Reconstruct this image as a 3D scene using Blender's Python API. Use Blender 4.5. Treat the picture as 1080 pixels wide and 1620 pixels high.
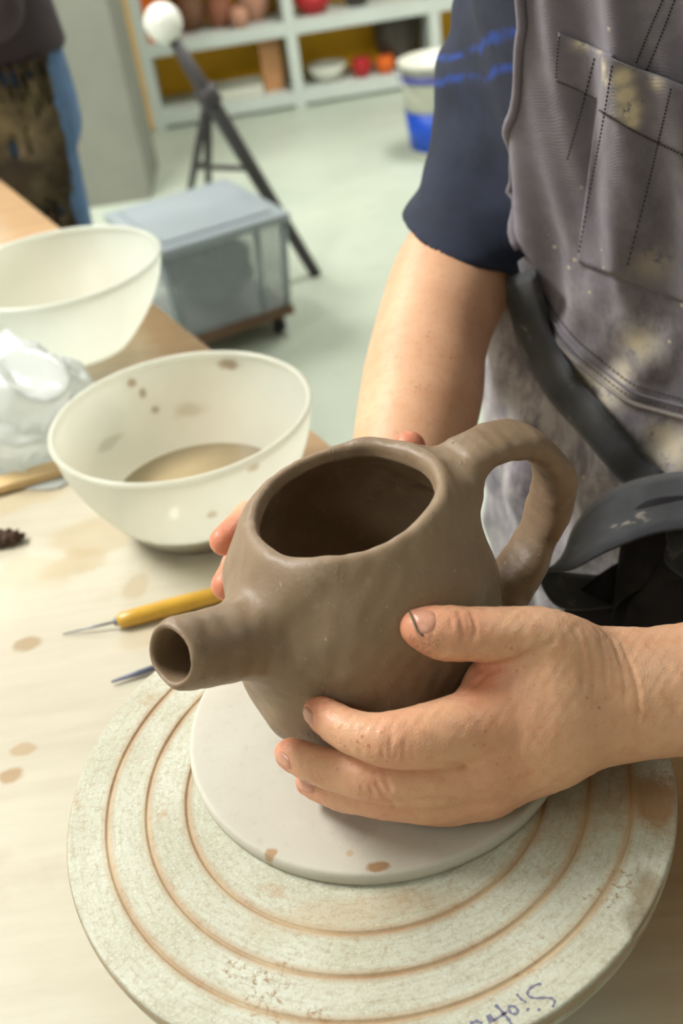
import bpy, bmesh, math, random
import numpy as np
from mathutils import Vector, Matrix

for o in list(bpy.data.objects):
    bpy.data.objects.remove(o, do_unlink=True)
scene = bpy.context.scene
COL = scene.collection
random.seed(7)
RNG = np.random.default_rng(7)

# ------------------------------------------------------------------ camera
ZW = 0.93                                    # height of the banding wheel's top
F_PX = 1680.99
CAM_M = np.array([[0.9890622, -0.1474989, 0.0],
                  [-0.0838345, -0.5621571, 0.8227704],
                  [-0.1213577, -0.8137711, -0.5683739]])   # columns: right, down, forward
CAM_C = np.array([0.0080, -0.3649, ZW + 0.4113])
cam_d = bpy.data.cameras.new('camera')
cam = bpy.data.objects.new('camera', cam_d)
COL.objects.link(cam)
m4 = Matrix.Identity(4)
for i in range(3):
    m4[i][0] = CAM_M[i, 0]; m4[i][1] = -CAM_M[i, 1]; m4[i][2] = -CAM_M[i, 2]; m4[i][3] = CAM_C[i]
cam.matrix_world = m4
cam_d.sensor_fit = 'VERTICAL'; cam_d.sensor_height = 36.0; cam_d.sensor_width = 24.0
cam_d.lens = F_PX / 1620 * 36.0
cam_d.clip_start = 0.02
cam_d.dof.use_dof = True
cam_d.dof.focus_distance = 0.505
cam_d.dof.aperture_fstop = 7.6
scene.camera = cam

def ray(px, py): return CAM_M @ np.array([(px - 540) / F_PX, (py - 810) / F_PX, 1.0])
def at(px, py, d): return CAM_C + ray(px, py) * d
def atz(px, py, z):
    r = ray(px, py); return CAM_C + r * ((z - CAM_C[2]) / r[2])

# ------------------------------------------------------------------ light and exposure
scene.view_settings.view_transform = 'Standard'
scene.view_settings.look = 'None'
scene.view_settings.gamma = 1.0
scene.view_settings.use_curve_mapping = False
scene.view_settings.exposure = 0.85
world = bpy.data.worlds.new('world'); scene.world = world; world.use_nodes = True
world.node_tree.nodes['Background'].inputs[0].default_value = (0.9, 0.95, 1.0, 1)
world.node_tree.nodes['Background'].inputs[1].default_value = 0.25
CEIL = 2.75
LAMPS = [(-1.45, 0.85, 50), (-1.2, 3.4, 27), (1.0, 3.6, 30), (-1.6, -1.2, 2.5), (1.9, 0.2, 1.0)]

# ------------------------------------------------------------------ helpers
def lin(c):
    return tuple(((v / 255) / 12.92 if v / 255 <= 0.04045 else ((v / 255 + 0.055) / 1.055) ** 2.4) for v in c) + (1.0,)

class NT:
    """small node-tree builder"""
    def __init__(s, name):
        s.m = bpy.data.materials.new(name); s.m.use_nodes = True
        s.t = s.m.node_tree; s.t.nodes.clear()
        s.out = s.t.nodes.new('ShaderNodeOutputMaterial')
        s.b = s.t.nodes.new('ShaderNodeBsdfPrincipled')
        s.t.links.new(s.b.outputs[0], s.out.inputs[0])
        s.co = s.t.nodes.new('ShaderNodeTexCoord').outputs['Object']
    def n(s, typ, **kw):
        nd = s.t.nodes.new(typ)
        for k, v in kw.items(): setattr(nd, k, v)
        return nd
    def set(s, sock, v):
        if hasattr(v, 'is_output') or isinstance(v, bpy.types.NodeSocket): s.t.links.new(v, sock)
        else: sock.default_value = v
    def noise(s, scale, detail=4, rough=.55, vec=None, dist=0):
        nd = s.n('ShaderNodeTexNoise'); nd.inputs['Scale'].default_value = scale
        nd.inputs['Detail'].default_value = detail; nd.inputs['Roughness'].default_value = rough
        nd.inputs['Distortion'].default_value = dist
        s.t.links.new(vec or s.co, nd.inputs['Vector']); return nd.outputs['Fac']
    def vor(s, scale, vec=None, feature='F1'):
        nd = s.n('ShaderNodeTexVoronoi', feature=feature); nd.inputs['Scale'].default_value = scale
        s.t.links.new(vec or s.co, nd.inputs['Vector']); return nd.outputs['Distance']
    def ramp(s, fac, a, b, ca=(0, 0, 0, 1), cb=(1, 1, 1, 1)):
        nd = s.n('ShaderNodeValToRGB'); e = nd.color_ramp.elements
        e[0].position = a; e[0].color = ca; e[1].position = b; e[1].color = cb
        s.t.links.new(fac, nd.inputs[0]); return nd.outputs[0]
    def mix(s, fac, a, b, mode='MIX'):
        nd = s.n('ShaderNodeMix', data_type='RGBA', blend_type=mode)
        s.set(nd.inputs[0], fac); s.set(nd.inputs[6], a); s.set(nd.inputs[7], b); return nd.outputs[2]
    def math(s, op, a, b=0.0, clamp=False):
        nd = s.n('ShaderNodeMath', operation=op, use_clamp=clamp); s.set(nd.inputs[0], a); s.set(nd.inputs[1], b); return nd.outputs[0]
    def scale(s, v, vec=None):
        nd = s.n('ShaderNodeMapping'); nd.inputs['Scale'].default_value = v
        s.t.links.new(vec or s.co, nd.inputs['Vector']); return nd.outputs[0]
    def attr(s, name):
        nd = s.n('ShaderNodeAttribute', attribute_name=name); return nd.outputs['Fac']
    def bump(s, h, strength=.3, dist=.001, prev=None):
        nd = s.n('ShaderNodeBump'); nd.inputs['Strength'].default_value = strength; nd.inputs['Distance'].default_value = dist
        s.t.links.new(h, nd.inputs['Height'])
        if prev: s.t.links.new(prev, nd.inputs['Normal'])
        return nd.outputs[0]
    def blotch(s, c, r, warp, sharp=.35):
        """soft mask of an irregular patch around object-space point c with radii r"""
        sub = s.n('ShaderNodeVectorMath', operation='SUBTRACT'); s.t.links.new(s.co, sub.inputs[0]); sub.inputs[1].default_value = c
        div = s.n('ShaderNodeVectorMath', operation='DIVIDE'); s.t.links.new(sub.outputs[0], div.inputs[0]); div.inputs[1].default_value = r
        ln = s.n('ShaderNodeVectorMath', operation='LENGTH'); s.t.links.new(div.outputs[0], ln.inputs[0])
        d = s.math('ADD', ln.outputs['Value'], s.math('MULTIPLY', s.math('SUBTRACT', warp, .5), 1.4))
        return s.ramp(d, 1 - sharp, 1 + sharp * .3, (1, 1, 1, 1), (0, 0, 0, 1))
    def fin(s, color, rough=.6, normal=None, **kw):
        s.set(s.b.inputs['Base Color'], color); s.set(s.b.inputs['Roughness'], rough)
        if normal: s.t.links.new(normal, s.b.inputs['Normal'])
        for k, v in kw.items(): s.set(s.b.inputs[k.replace('_', ' ')], v)
        return s.m

def simple(name, c, rough=.6, var=.12, scale=20, bump=.15, bscale=60, **kw):
    t = NT(name); c = lin(c)
    d = tuple(v * (1 - var) for v in c[:3]) + (1,); l = tuple(min(1, v * (1 + var)) for v in c[:3]) + (1,)
    colr = t.ramp(t.noise(scale), .3, .7, d, l)
    nm = t.bump(t.noise(bscale), bump, .002) if bump else None
    return t.fin(colr, rough, nm, **kw)

def world_of(o):
    b = Matrix.LocRotScale(o.location, o.rotation_euler, o.scale)
    return world_of(o.parent) @ o.matrix_parent_inverse @ b if o.parent else b
def link(o, parent=None):
    """parts are built in world space and parented keeping their place"""
    COL.objects.link(o)
    if parent is not None:
        o.parent = parent
        o.matrix_parent_inverse = world_of(parent).inverted()
    return o
def tag(o, label, cat, group=None, kind=None):
    o['label'] = label; o['category'] = cat
    if group: o['group'] = group
    if kind: o['kind'] = kind
    return o
def empty(name, loc, rz=0.0):
    o = bpy.data.objects.new(name, None); o.location = loc; o.rotation_euler = (0, 0, rz); o.empty_display_size = .05
    return link(o)
def mesh(name, V, Fc, mat, parent=None, smooth=True, normals=None):
    me = bpy.data.meshes.new(name)
    V = np.asarray(V, dtype=np.float64)
    if isinstance(Fc, np.ndarray) and len(Fc):
        k = Fc.shape[1]
        me.vertices.add(len(V)); me.vertices.foreach_set('co', V.ravel())
        me.loops.add(Fc.size); me.loops.foreach_set('vertex_index', Fc.ravel().astype(np.int32))
        me.polygons.add(len(Fc)); me.polygons.foreach_set('loop_start', np.arange(0, Fc.size, k, dtype=np.int32))
        me.update(calc_edges=True); me.validate()
    else:
        me.from_pydata([tuple(v) for v in V], [], [tuple(f) for f in Fc])
    me.polygons.foreach_set('use_smooth', np.full(len(me.polygons), smooth))
    if normals is not None: me.normals_split_custom_set_from_vertices([tuple(n) for n in normals])
    me.update()
    if mat: me.materials.append(mat)
    o = bpy.data.objects.new(name, me)
    return link(o, parent)
def fattr(o, name, vals):
    a = o.data.attributes.new(name, 'FLOAT', 'POINT'); a.data.foreach_set('value', np.asarray(vals, dtype=np.float32))

def bm_obj(name, bm, mat, parent=None, smooth=False, bevel=0, seg=2):
    me = bpy.data.meshes.new(name)
    if bevel:
        bmesh.ops.bevel(bm, geom=[e for e in bm.edges if e.is_manifold and e.calc_face_angle(0) > .5], offset=bevel, segments=seg, affect='EDGES', profile=.5)
    bm.normal_update(); bm.to_mesh(me); bm.free()
    me.polygons.foreach_set('use_smooth', np.full(len(me.polygons), smooth))
    if mat: me.materials.append(mat)
    return link(bpy.data.objects.new(name, me), parent)
def box(name, c, s, mat, parent=None, rot=None, bevel=.002):
    bm = bmesh.new(); bmesh.ops.create_cube(bm, size=1)
    M = Matrix.Translation(c) @ (rot.to_4x4() if rot else Matrix.Identity(4)) @ Matrix.Diagonal((*s, 1))
    bmesh.ops.transform(bm, matrix=M, verts=bm.verts)
    return bm_obj(name, bm, mat, parent, False, bevel)
def lathe(name, prof, mat, parent=None, n=64, c=(0, 0, 0), wob=None, smooth=True):
    V = []; F = []; k = len(prof)
    for i in range(n):
        a = 2 * math.pi * i / n
        for r, z in prof:
            rr = r * (1 + (wob(a, z) if wob else 0)); V.append((c[0] + rr * math.cos(a), c[1] + rr * math.sin(a), c[2] + z))
    for i in range(n):
        j = (i + 1) % n
        for q in range(k - 1):
            F.append((i * k + q, j * k + q, j * k + q + 1, i * k + q + 1))
    o = mesh(name, V, F, mat, parent, smooth)
    bm = bmesh.new(); bm.from_mesh(o.data); bmesh.ops.remove_doubles(bm, verts=bm.verts, dist=1e-6)
    bmesh.ops.recalc_face_normals(bm, faces=bm.faces); bm.to_mesh(o.data); bm.free()
    return o
def tube(name, pts, rad, mat, parent=None, n=10, cap=True):
    pts = [Vector(p) for p in pts]; V = []; F = []
    if not hasattr(rad, '__len__'): rad = [rad] * len(pts)
    t0 = (pts[1] - pts[0]).normalized(); u = t0.orthogonal().normalized()
    for i, p in enumerate(pts):
        t = (pts[min(i + 1, len(pts) - 1)] - pts[max(i - 1, 0)]).normalized()
        u = (u - t * u.dot(t)).normalized(); w = t.cross(u)
        for q in range(n):
            a = 2 * math.pi * q / n; V.append(p + (u * math.cos(a) + w * math.sin(a)) * rad[i])
    for i in range(len(pts) - 1):
        for q in range(n):
            F.append((i * n + q, i * n + (q + 1) % n, (i + 1) * n + (q + 1) % n, (i + 1) * n + q))
    if cap: F.append(tuple(range(n - 1, -1, -1))); F.append(tuple((len(pts) - 1) * n + q for q in range(n)))
    return mesh(name, V, F, mat, parent, True)
def spline(P, n):
    """Catmull-Rom resampling of a list of points (any dimension)"""
    P = np.asarray(P, float); Q = np.vstack([2 * P[0] - P[1], P, 2 * P[-1] - P[-2]])
    out = []
    for u in np.linspace(0, len(P) - 1 - 1e-9, n):
        i = int(u); t = u - i; a, b, c, d = Q[i:i + 4]
        out.append(.5 * ((2 * b) + (c - a) * t + (2 * a - 5 * b + 4 * c - d) * t * t + (3 * b - a - 3 * c + d) * t ** 3))
    return np.array(out)
def solid(o, th, off=0, sub=0):
    m = o.modifiers.new('thickness', 'SOLIDIFY'); m.thickness = th; m.offset = off
    if sub: s = o.modifiers.new('smooth', 'SUBSURF'); s.levels = sub; s.render_levels = sub
    return o

# waves: cheap smooth 3-D noise as a sum of sines
class Waves:
    def __init__(s, lo, hi, n=14, seed=1):
        r = np.random.default_rng(seed); d = r.normal(size=(n, 3)); d /= np.linalg.norm(d, axis=1)[:, None]
        s.k = d * (2 * np.pi / np.exp(r.uniform(np.log(lo), np.log(hi), n)))[:, None]; s.p = r.uniform(0, 6.28, n); s.n = n
    def __call__(s, P):
        out = np.zeros(len(P))
        for k, p in zip(s.k, s.p): out += np.sin(P @ k + p)
        return out / np.sqrt(s.n / 2)

# ------------------------------------------------------------------ signed-distance modelling
def smin(a, b, k):
    h = np.maximum(k - np.abs(a - b), 0) / k
    return np.minimum(a, b) - h * h * k * .25
def smax(a, b, k): return -smin(-a, -b, k)
def rcone(P, a, b, ra, rb, flat=None, s=1.0):
    a = np.asarray(a); ba = np.asarray(b) - a; q = P - a
    t = np.clip(q @ ba / (ba @ ba), 0, 1); q = q - t[:, None] * ba
    if flat is not None: q = q + ((q @ flat) * (s - 1))[:, None] * flat
    return np.sqrt((q * q).sum(1)) - (ra + (rb - ra) * t)
def ellip(P, c, r, R=None):
    q = P - np.asarray(c)
    if R is not None: q = q @ np.asarray(R)
    r = np.asarray(r); k0 = np.sqrt(((q / r) ** 2).sum(1)); k1 = np.sqrt(((q / r ** 2) ** 2).sum(1)) + 1e-9
    return k0 * (k0 - 1) / k1
def chain(P, pts, k=.004, flat=None, s=1.0):
    if len(pts) > 5 and len(P) > 64:                         # far points only need a bound
        C = np.array([p for p, r in pts]); c = C.mean(0); R = np.linalg.norm(C - c, axis=1).max() + max(r for p, r in pts) * 1.3
        out = np.linalg.norm(P - c, axis=1) - R; m = out < .03
        if not m.all():
            if m.any(): out[m] = chain(P[m], pts[:], k, flat, s) if m.sum() <= 64 else _chain(P[m], pts, k, flat, s)
            return out
    return _chain(P, pts, k, flat, s)
def _chain(P, pts, k, flat, s):
    d = None
    for (a, ra), (b, rb) in zip(pts[:-1], pts[1:]):
        e = rcone(P, a, b, ra, rb, flat, s); d = e if d is None else smin(d, e, k)
    return d
def sdf_mesh(fn, lo, hi, h, B=8, pad=1.6, keep=None, newton=2):
    lo = np.asarray(lo, float); hi = np.asarray(hi, float)
    nb = np.ceil((hi - lo) / (h * B)).astype(int)
    g = np.stack(np.meshgrid(*[np.arange(v) for v in nb], indexing='ij'), -1).reshape(-1, 3)
    cen = lo + (g + .5) * B * h
    d = np.concatenate([fn(c) for c in np.array_split(cen, max(1, len(cen) // 200000))])
    g = g[np.abs(d) < B * h * .87 * pad]
    ii = np.stack(np.meshgrid(*[np.arange(B + 1)] * 3, indexing='ij'), -1).reshape(-1, 3)
    N = nb * B + 2; Vs = []; Ids = []; Q = []
    cid = lambda c: (c[..., 0] * N[1] + c[..., 1]) * N[2] + c[..., 2]
    corners = np.array([(x, y, z) for x in (0, 1) for y in (0, 1) for z in (0, 1)])
    edges = [(a, b) for a in range(8) for b in range(a + 1, 8) if np.abs(corners[a] - corners[b]).sum() == 1]
    for gg in np.array_split(g, max(1, len(g) // 300)):
        gi = gg[:, None, :] * B + ii[None]
        v = fn((lo + gi * h).reshape(-1, 3)).reshape(len(gg), B + 1, B + 1, B + 1)
        cv = np.stack([v[:, x:x + B, y:y + B, z:z + B] for x, y, z in corners], -1)
        s = (cv < 0); mixed = s.any(-1) & ~s.all(-1)
        w = np.argwhere(mixed)
        if len(w):
            c = cv[mixed]; acc = np.zeros((len(w), 3)); cnt = np.zeros(len(w))
            for a, b in edges:
                m = (c[:, a] < 0) != (c[:, b] < 0); t = c[m, a] / (c[m, a] - c[m, b])
                acc[m] += corners[a] + t[:, None] * (corners[b] - corners[a]); cnt[m] += 1
            gc = gg[w[:, 0]] * B + w[:, 1:]
            Vs.append(lo + (gc + acc / cnt[:, None]) * h); Ids.append(cid(gc))
        for ax in range(3):
            a0 = v[:, :B, :B, :B]; sl = [slice(0, B)] * 3; sl[ax] = slice(1, B + 1); a1 = v[(slice(None),) + tuple(sl)]
            m = (a0 < 0) != (a1 < 0); w = np.argwhere(m)
            if not len(w): continue
            gc = gg[w[:, 0]] * B + w[:, 1:]; e1 = np.zeros(3, int); e2 = np.zeros(3, int); e1[(ax + 1) % 3] = 1; e2[(ax + 2) % 3] = 1
            q = np.stack([cid(gc - e1 - e2), cid(gc - e2), cid(gc), cid(gc - e1)], -1)
            fl = a0[m] >= 0; q[fl] = q[fl][:, ::-1]; Q.append(q)
    V = np.concatenate(Vs); I = np.concatenate(Ids); Q = np.concatenate(Q)
    o = np.argsort(I); I = I[o]; V = V[o]
    p = np.clip(np.searchsorted(I, Q), 0, len(I) - 1); ok = (I[p] == Q).all(1); p = p[ok]
    T = np.array([(1, -1, -1), (-1, -1, 1), (-1, 1, -1), (1, 1, 1)], float)
    for _ in range(newton):
        e = h * .5; gr = np.zeros_like(V)
        for tv in T: gr += fn(V + tv * e)[:, None] * tv
        gr /= (4 * e); l2 = np.maximum((gr * gr).sum(1), .05)
        st = gr * (fn(V) / l2)[:, None]; ln = np.linalg.norm(st, axis=1); st *= np.minimum(1, h * .6 / np.maximum(ln, 1e-9))[:, None]
        V = V - st
    if keep is not None:
        p = p[keep(V[p].mean(1))]
        u, inv = np.unique(p, return_inverse=True); V = V[u]; p = inv.reshape(p.shape)
    return V, p
def sdf_normals(fn, V, e=.0006):
    T = np.array([(1, -1, -1), (-1, -1, 1), (-1, 1, -1), (1, 1, 1)], float); gr = np.zeros_like(V)
    for tv in T: gr += fn(V + tv * e)[:, None] * tv
    return gr / np.maximum(np.linalg.norm(gr, axis=1), 1e-9)[:, None]

# ------------------------------------------------------------------ the room
def struct(o): o['kind'] = 'structure'; return o
t = NT('painted concrete floor')
fl = t.ramp(t.noise(2.2, 6), .3, .7, lin((176, 186, 170)), lin((196, 204, 188)))
fl = t.mix(t.math('MULTIPLY', t.ramp(t.noise(9, 5), .58, .75), .25), fl, lin((150, 150, 132)))
m_floor = t.fin(fl, .42, t.bump(t.noise(30), .1, .002))
m_wall = simple('white wall paint', (196, 192, 182), .8, .03, 3, .08, 120)
m_pillar = simple('grey plaster', (134, 136, 126), .8, .08, 5, .2, 60)
X0, X1, Y0, Y1 = -3.0, 3.2, -2.4, 5.75
def slab(name, lo, hi, mat): return struct(box(name, [(a + b) / 2 for a, b in zip(lo, hi)], [b - a for a, b in zip(lo, hi)], mat, bevel=0))
slab('floor', (X0, Y0, -.1), (X1, Y1, 0), m_floor)
slab('ceiling', (X0, Y0, CEIL + .05), (X1, Y1, CEIL + .15), m_wall)
slab('wall_back', (X0, Y1, -.1), (X1, Y1 + .1, CEIL + .15), m_wall)
slab('wall_left', (X0 - .1, Y0, -.1), (X0, Y1, CEIL + .15), m_wall)
slab('wall_right', (X1, Y0, -.1), (X1 + .1, Y1, CEIL + .15), m_wall)
slab('wall_front', (X0, Y0 - .1, -.1), (X1, Y0, CEIL + .15), m_wall)
slab('wall_pillar', (-1.02, 4.02, 0), (-.575, 4.5, CEIL + .05), m_pillar)
slab('baseboard_back', (X0, Y1 - .015, 0), (X1, Y1, .09), m_wall)

t = NT('lamp diffuser'); e = t.n('ShaderNodeEmission'); e.inputs[0].default_value = (.93, 1, .97, 1); e.inputs[1].default_value = 3.0
t.t.links.new(e.outputs[0], t.out.inputs[0]); m_diff = t.m
m_whitemetal = simple('white enamel', (222, 224, 214), .4, .04, 8, .05)
lamp_where = ['above the far end of the table', 'in front of the shelf, left side', 'in front of the shelf, right side', 'behind the viewer, left side', 'above the potter, to the right']
for (lx, ly, pw), wh in zip(LAMPS, lamp_where):
    r = empty('ceiling_lamp', (lx, ly, CEIL))
    tag(r, 'white rectangular ceiling lamp ' + wh, 'lamp', 'ceiling lamps')
    box('housing', (lx, ly, CEIL + .02), (.62, 1.24, .06), m_whitemetal, r, bevel=.004)
    box('diffuser', (lx, ly, CEIL - .014), (.56, 1.18, .012), m_diff, r, bevel=.003)
    ld = bpy.data.lights.new('tube_light', 'AREA'); ld.shape = 'RECTANGLE'; ld.size = .54; ld.size_y = 1.16; ld.energy = pw; ld.color = (1.0, .975, .925)
    lo = bpy.data.objects.new('tube_light', ld); lo.location = (lx, ly, CEIL - .025); link(lo, r)

# ------------------------------------------------------------------ shelf unit at the back
m_shelf = simple('white shelf paint', (206, 214, 208), .5, .04, 6, .05)
t = NT('mustard back board')
m_yel = t.fin(t.ramp(t.noise(3), .3, .75, lin((236, 172, 10)), lin((248, 190, 24))), .6)
m_tan = simple('tan plywood edge', (226, 186, 118), .6, .08, 8)
sA = np.array([-.626, 5.085]); se = np.array([.998, .06]); se /= np.linalg.norm(se); sn = np.array([-se[1], se[0]])
srot = Matrix.Rotation(math.atan2(se[1], se[0]), 3, 'Z')
def sp(u, v, z): p = sA + se * u + sn * v; return (p[0], p[1], z)
shelf = empty('shelf_unit', sp(0, 0, 0)); tag(shelf, 'white open shelf unit with mustard yellow back panel', 'shelf')
zb = [.045, .385, .80, 1.22]
shelf_z = (CAM_C + ray(335, 66) * ((np.append(sA, 0) - CAM_C)[:2] @ sn / (ray(335, 66)[:2] @ sn)))[2]; print('shelf board height', shelf_z); zb[1] = float(shelf_z)
for q, u in enumerate((0.03, .735, 1.435, 2.13)):
    box('upright', sp(u, .19, .70), (.052, .38, 1.40), m_shelf, shelf, srot)
box('side_panel', sp(-.012, .19, .70), (.03, .38, 1.38), m_tan, shelf, srot)
for z in zb:
    for q in range(3): box('shelf_board', sp(.382 + .70 * q, .185, z), (.655, .37, .06), m_shelf, shelf, srot)
for q in range(3): box('back_panel', sp(.382 + .70 * q, .372, .70), (.66, .012, 1.36), m_yel, shelf, srot)

m_terra = simple('terracotta', (150, 96, 72), .8, .15, 12)
m_pinkclay = simple('pale pink clay', (190, 140, 116), .8, .15, 14)
m_brownclay = simple('brown clay', (118, 84, 62), .8, .15, 12)
m_orange = simple('orange cardboard', (222, 104, 28), .7, .06, 10)
m_red = simple('red enamel', (178, 32, 36), .5, .08, 10)
m_woodblk = simple('tan wood', (190, 138, 92), .6, .14, 14)
m_white = simple('off white plastic', (214, 214, 200), .45, .04, 10)
m_dark = simple('dark glazed', (70, 62, 54), .4, .2, 12)
def pot_prof(r, h, th=.012): return [(0.001, 0), (r * .62, 0), (r * .95, h * .4), (r, h * .7), (r * .8, h * .92), (r * .84, h), (r * .84 - th, h), (r * .8 - th, h * .9), (r - th, h * .65), (r * .6, th), (0.001, th)]
def bowl_prof(r, h, th=.01): return [(0.001, 0), (r * .45, 0), (r * .8, h * .45), (r, h), (r - th, h), (r * .78 - th, h * .5), (r * .4, th), (0.001, th)]
z1 = zb[1] + .03
shelf_pots = [(.275, .18, .078, .17, m_brownclay, 'brown clay jar on the shelf, next to the orange box'),
              (.42, .16, .066, .13, m_terra, 'short terracotta pot in the middle of the shelf'),
              (.585, .19, .085, .19, m_pinkclay, 'tall pale pink clay pot beside the shelf upright'),
              (.505, .065, .045, .09, m_pinkclay, 'small pink clay pot in front of the tall pink pot')]
for u, v, r, h, mt, lb in shelf_pots:
    tag(lathe('clay_pot', pot_prof(r, h), mt, None, 28, sp(u, v, z1)), lb, 'pot', 'clay pots on the upper shelf')
ob = empty('cardboard_box', sp(.12, .14, z1)); tag(ob, 'small orange cardboard box on the shelf behind the white ball', 'box')
box('body', sp(.12, .14, z1 + .10), (.12, .2, .20), m_orange, ob, srot); box('lid', sp(.12, .14, z1 + .206), (.13, .21, .03), m_orange, ob, srot)
tag(lathe('enamel_bowl', bowl_prof(.10, .09), m_red, None, 28, sp(.87, .13, z1)), 'red bowl on the shelf right of the middle upright', 'bowl')
tag(lathe('glazed_jar', pot_prof(.08, .2), m_dark, None, 28, sp(1.09, .17, z1)), 'dark glazed jar on the shelf beside the red bowl', 'jar')
z0 = zb[0] + .03
wb = empty('wooden_plank', sp(.62, .11, z0)); tag(wb, 'short tan wooden plank standing upright on the bottom shelf', 'plank')
box('board', sp(.625, .11, z0 + .15), (.10, .022, .30), m_woodblk, wb, srot); box('batten', sp(.625, .126, z0 + .24), (.096, .012, .03), m_woodblk, wb, srot)
tr = empty('plastic_tray', sp(.43, .14, z0)); tag(tr, 'low white plastic tray on the bottom shelf beside the plank', 'tray')
box('base', sp(.43, .14, z0 + .006), (.27, .2, .012), m_white, tr, srot)
for du, dv, sx, sy in ((-.13, 0, .01, .2), (.13, 0, .01, .2), (0, -.098, .27, .01), (0, .098, .27, .01)): box('rim', sp(.43 + du, .14 + dv, z0 + .03), (sx, sy, .05), m_white, tr, srot)
tag(lathe('ceramic_bowl', bowl_prof(.10, .08), m_white, None, 28, sp(.90, .13, z0)), 'white bowl on the bottom shelf right of the middle upright', 'bowl')
tag(lathe('glaze_tub', pot_prof(.05, .09), m_red, None, 24, sp(1.07, .10, z0)), 'small red tub between the white bowl and the orange tub', 'tub')
tag(lathe('glaze_tub', pot_prof(.05, .08), m_orange, None, 24, sp(1.19, .10, z0)), 'small orange tub on the bottom shelf, right of the red tub', 'tub')
tag(lathe('glazed_jar', pot_prof(.11, .30), m_dark, None, 28, sp(1.27, .21, z0)), 'big dark glazed jar on the bottom shelf near the right upright', 'jar')

# ------------------------------------------------------------------ bucket
m_blue = simple('blue plastic', (8, 72, 190), .4, .06, 8)
m_purple = simple('violet blue plastic', (70, 74, 150), .4, .06, 8)
bc = (.645, 4.08, 0)
bk = empty('bucket', bc); tag(bk, 'white plastic bucket with a blue label on the floor before the shelf', 'bucket')
lathe('body', [(0.001, .01), (.115, .01), (.118, 0), (.125, .01), (.15, .36), (.157, .36), (.157, .37), (.143, .37), (.122, .02), (.001, .02)], m_white, bk, 40, bc)
lathe('rim_band', [(.150, .30), (.158, .30), (.160, .325), (.152, .325)], m_purple, bk, 40, bc)
lathe('label', [(.1275, .03), (.130, .03), (.1425, .185), (.140, .185)], m_blue, bk, 40, bc)
tube('handle', [(bc[0] + .155 * math.cos(a), bc[1] - .10 * math.sin(a) * .9 - .03, bc[2] + .345 - .14 * math.sin(a)) for a in np.linspace(0, math.pi, 16)], .004, m_whitemetal, bk)

# ------------------------------------------------------------------ tripod stand with white ball
m_iron = simple('dark grey iron', (62, 58, 60), .5, .12, 20)
m_ball = simple('white gloss', (236, 236, 228), .25, .03, 6, .02)
foot = atz(500, 435, 0); ball = at(258, 36, 3.0)
ap = np.array(ball) * .74 + foot * .26
st = empty('tripod_stand', foot); tag(st, 'dark metal tripod stand with a white ball on top, behind the storage box', 'stand')
tube('leg', [tuple(ball + (foot - ball) * .035), tuple(ap), tuple(foot)], [.016, .024, .019], m_iron, st)
f2 = atz(288, 372, 0); f3 = atz(330, 360, 0)
tube('leg', [tuple(ap), tuple(f2)], .013, m_iron, st); tube('leg', [tuple(ap), tuple(f3)], .013, m_iron, st)
mid = ap * .62 + foot * .38; mid2 = ap * .55 + f2 * .45; mid3 = ap * .55 + f3 * .45
tube('brace', [tuple(mid), tuple(mid2)], .009, m_iron, st); tube('brace', [tuple(mid2), tuple(mid3)], .009, m_iron, st)
tube('clamp', [tuple(ap + (ball - ap) * .12), tuple(ap - (ball - ap) * .12)], .034, m_iron, st)
lathe('ball', [(max(.001, .054 * math.sin(a)), -.054 * math.cos(a)) for a in np.linspace(0, math.pi, 24)], m_ball, st, 36, ball)

# ------------------------------------------------------------------ storage box on a dolly
t = NT('clear storage plastic')
m_clear = t.fin((.55, .60, .63, 1), .35, None, Alpha=.30)
m_lid = simple('pale grey lid', (150, 160, 166), .4, .05, 8, .05)
m_grey = simple('grey sack cloth', (84, 84, 92), .85, .6, 9, .6, 18)
m_ply = simple('brown dolly wood', (110, 84, 62), .7, .15, 15)
m_black = simple('black rubber', (26, 24, 24), .6, .1, 20)
Fc = np.array([-.372, 2.37]); ba = math.radians(24.5); be = np.array([math.cos(ba), math.sin(ba)]); bn = np.array([-be[1], be[0]])
brot = Matrix.Rotation(ba, 3, 'Z')
def bp(u, v, z): p = Fc + be * u + bn * v; return (p[0], p[1], z)
sb = empty('storage_box', bp(.19, .21, .085)); tag(sb, 'clear plastic storage box with a pale grey lid', 'box')
bm = bmesh.new()
W, D = .37, .40
vv = []
for z, k in ((.088, .89), (.34, 1.0)):
    vv.append([bm.verts.new(bp(.193 + a * W / 2 * k, .21 + b * D / 2 * k, z)) for a, b in ((-1, -1), (1, -1), (1, 1), (-1, 1))])
for i in range(4): bm.faces.new((vv[0][i], vv[0][(i + 1) % 4], vv[1][(i + 1) % 4], vv[1][i]))
bm.faces.new(vv[0][::-1])
solid(bm_obj('tub', bm, m_clear, sb), .003)
for a, b in ((-1, -1), (1, -1), (1, 1), (-1, 1)):
    tube('corner_rib', [bp(.193 + a * W / 2 * .9, .21 + b * D / 2 * .9, .092), bp(.193 + a * W / 2 * .995, .21 + b * D / 2 * .995, .335)], .010, m_lid, sb, 8)
tube('wall_rib', [bp(.193 + .27 * W * .9, .21 - D / 2 * .905, .10), bp(.193 + .27 * W, .21 - D / 2 * .995, .335)], .008, m_lid, sb, 8)
box('lid', bp(.193, .21, .352), (.405, .435, .028), m_lid, sb, brot, .008)
box('lid_ridge', bp(.193, .21, .369), (.33, .36, .008), m_lid, sb, brot, .003)
box('lid_label', bp(.14, .16, .3735), (.10, .05, .001), m_lid, sb, brot, 0)
w = Waves(.05, .16, 12, 3)
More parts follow.
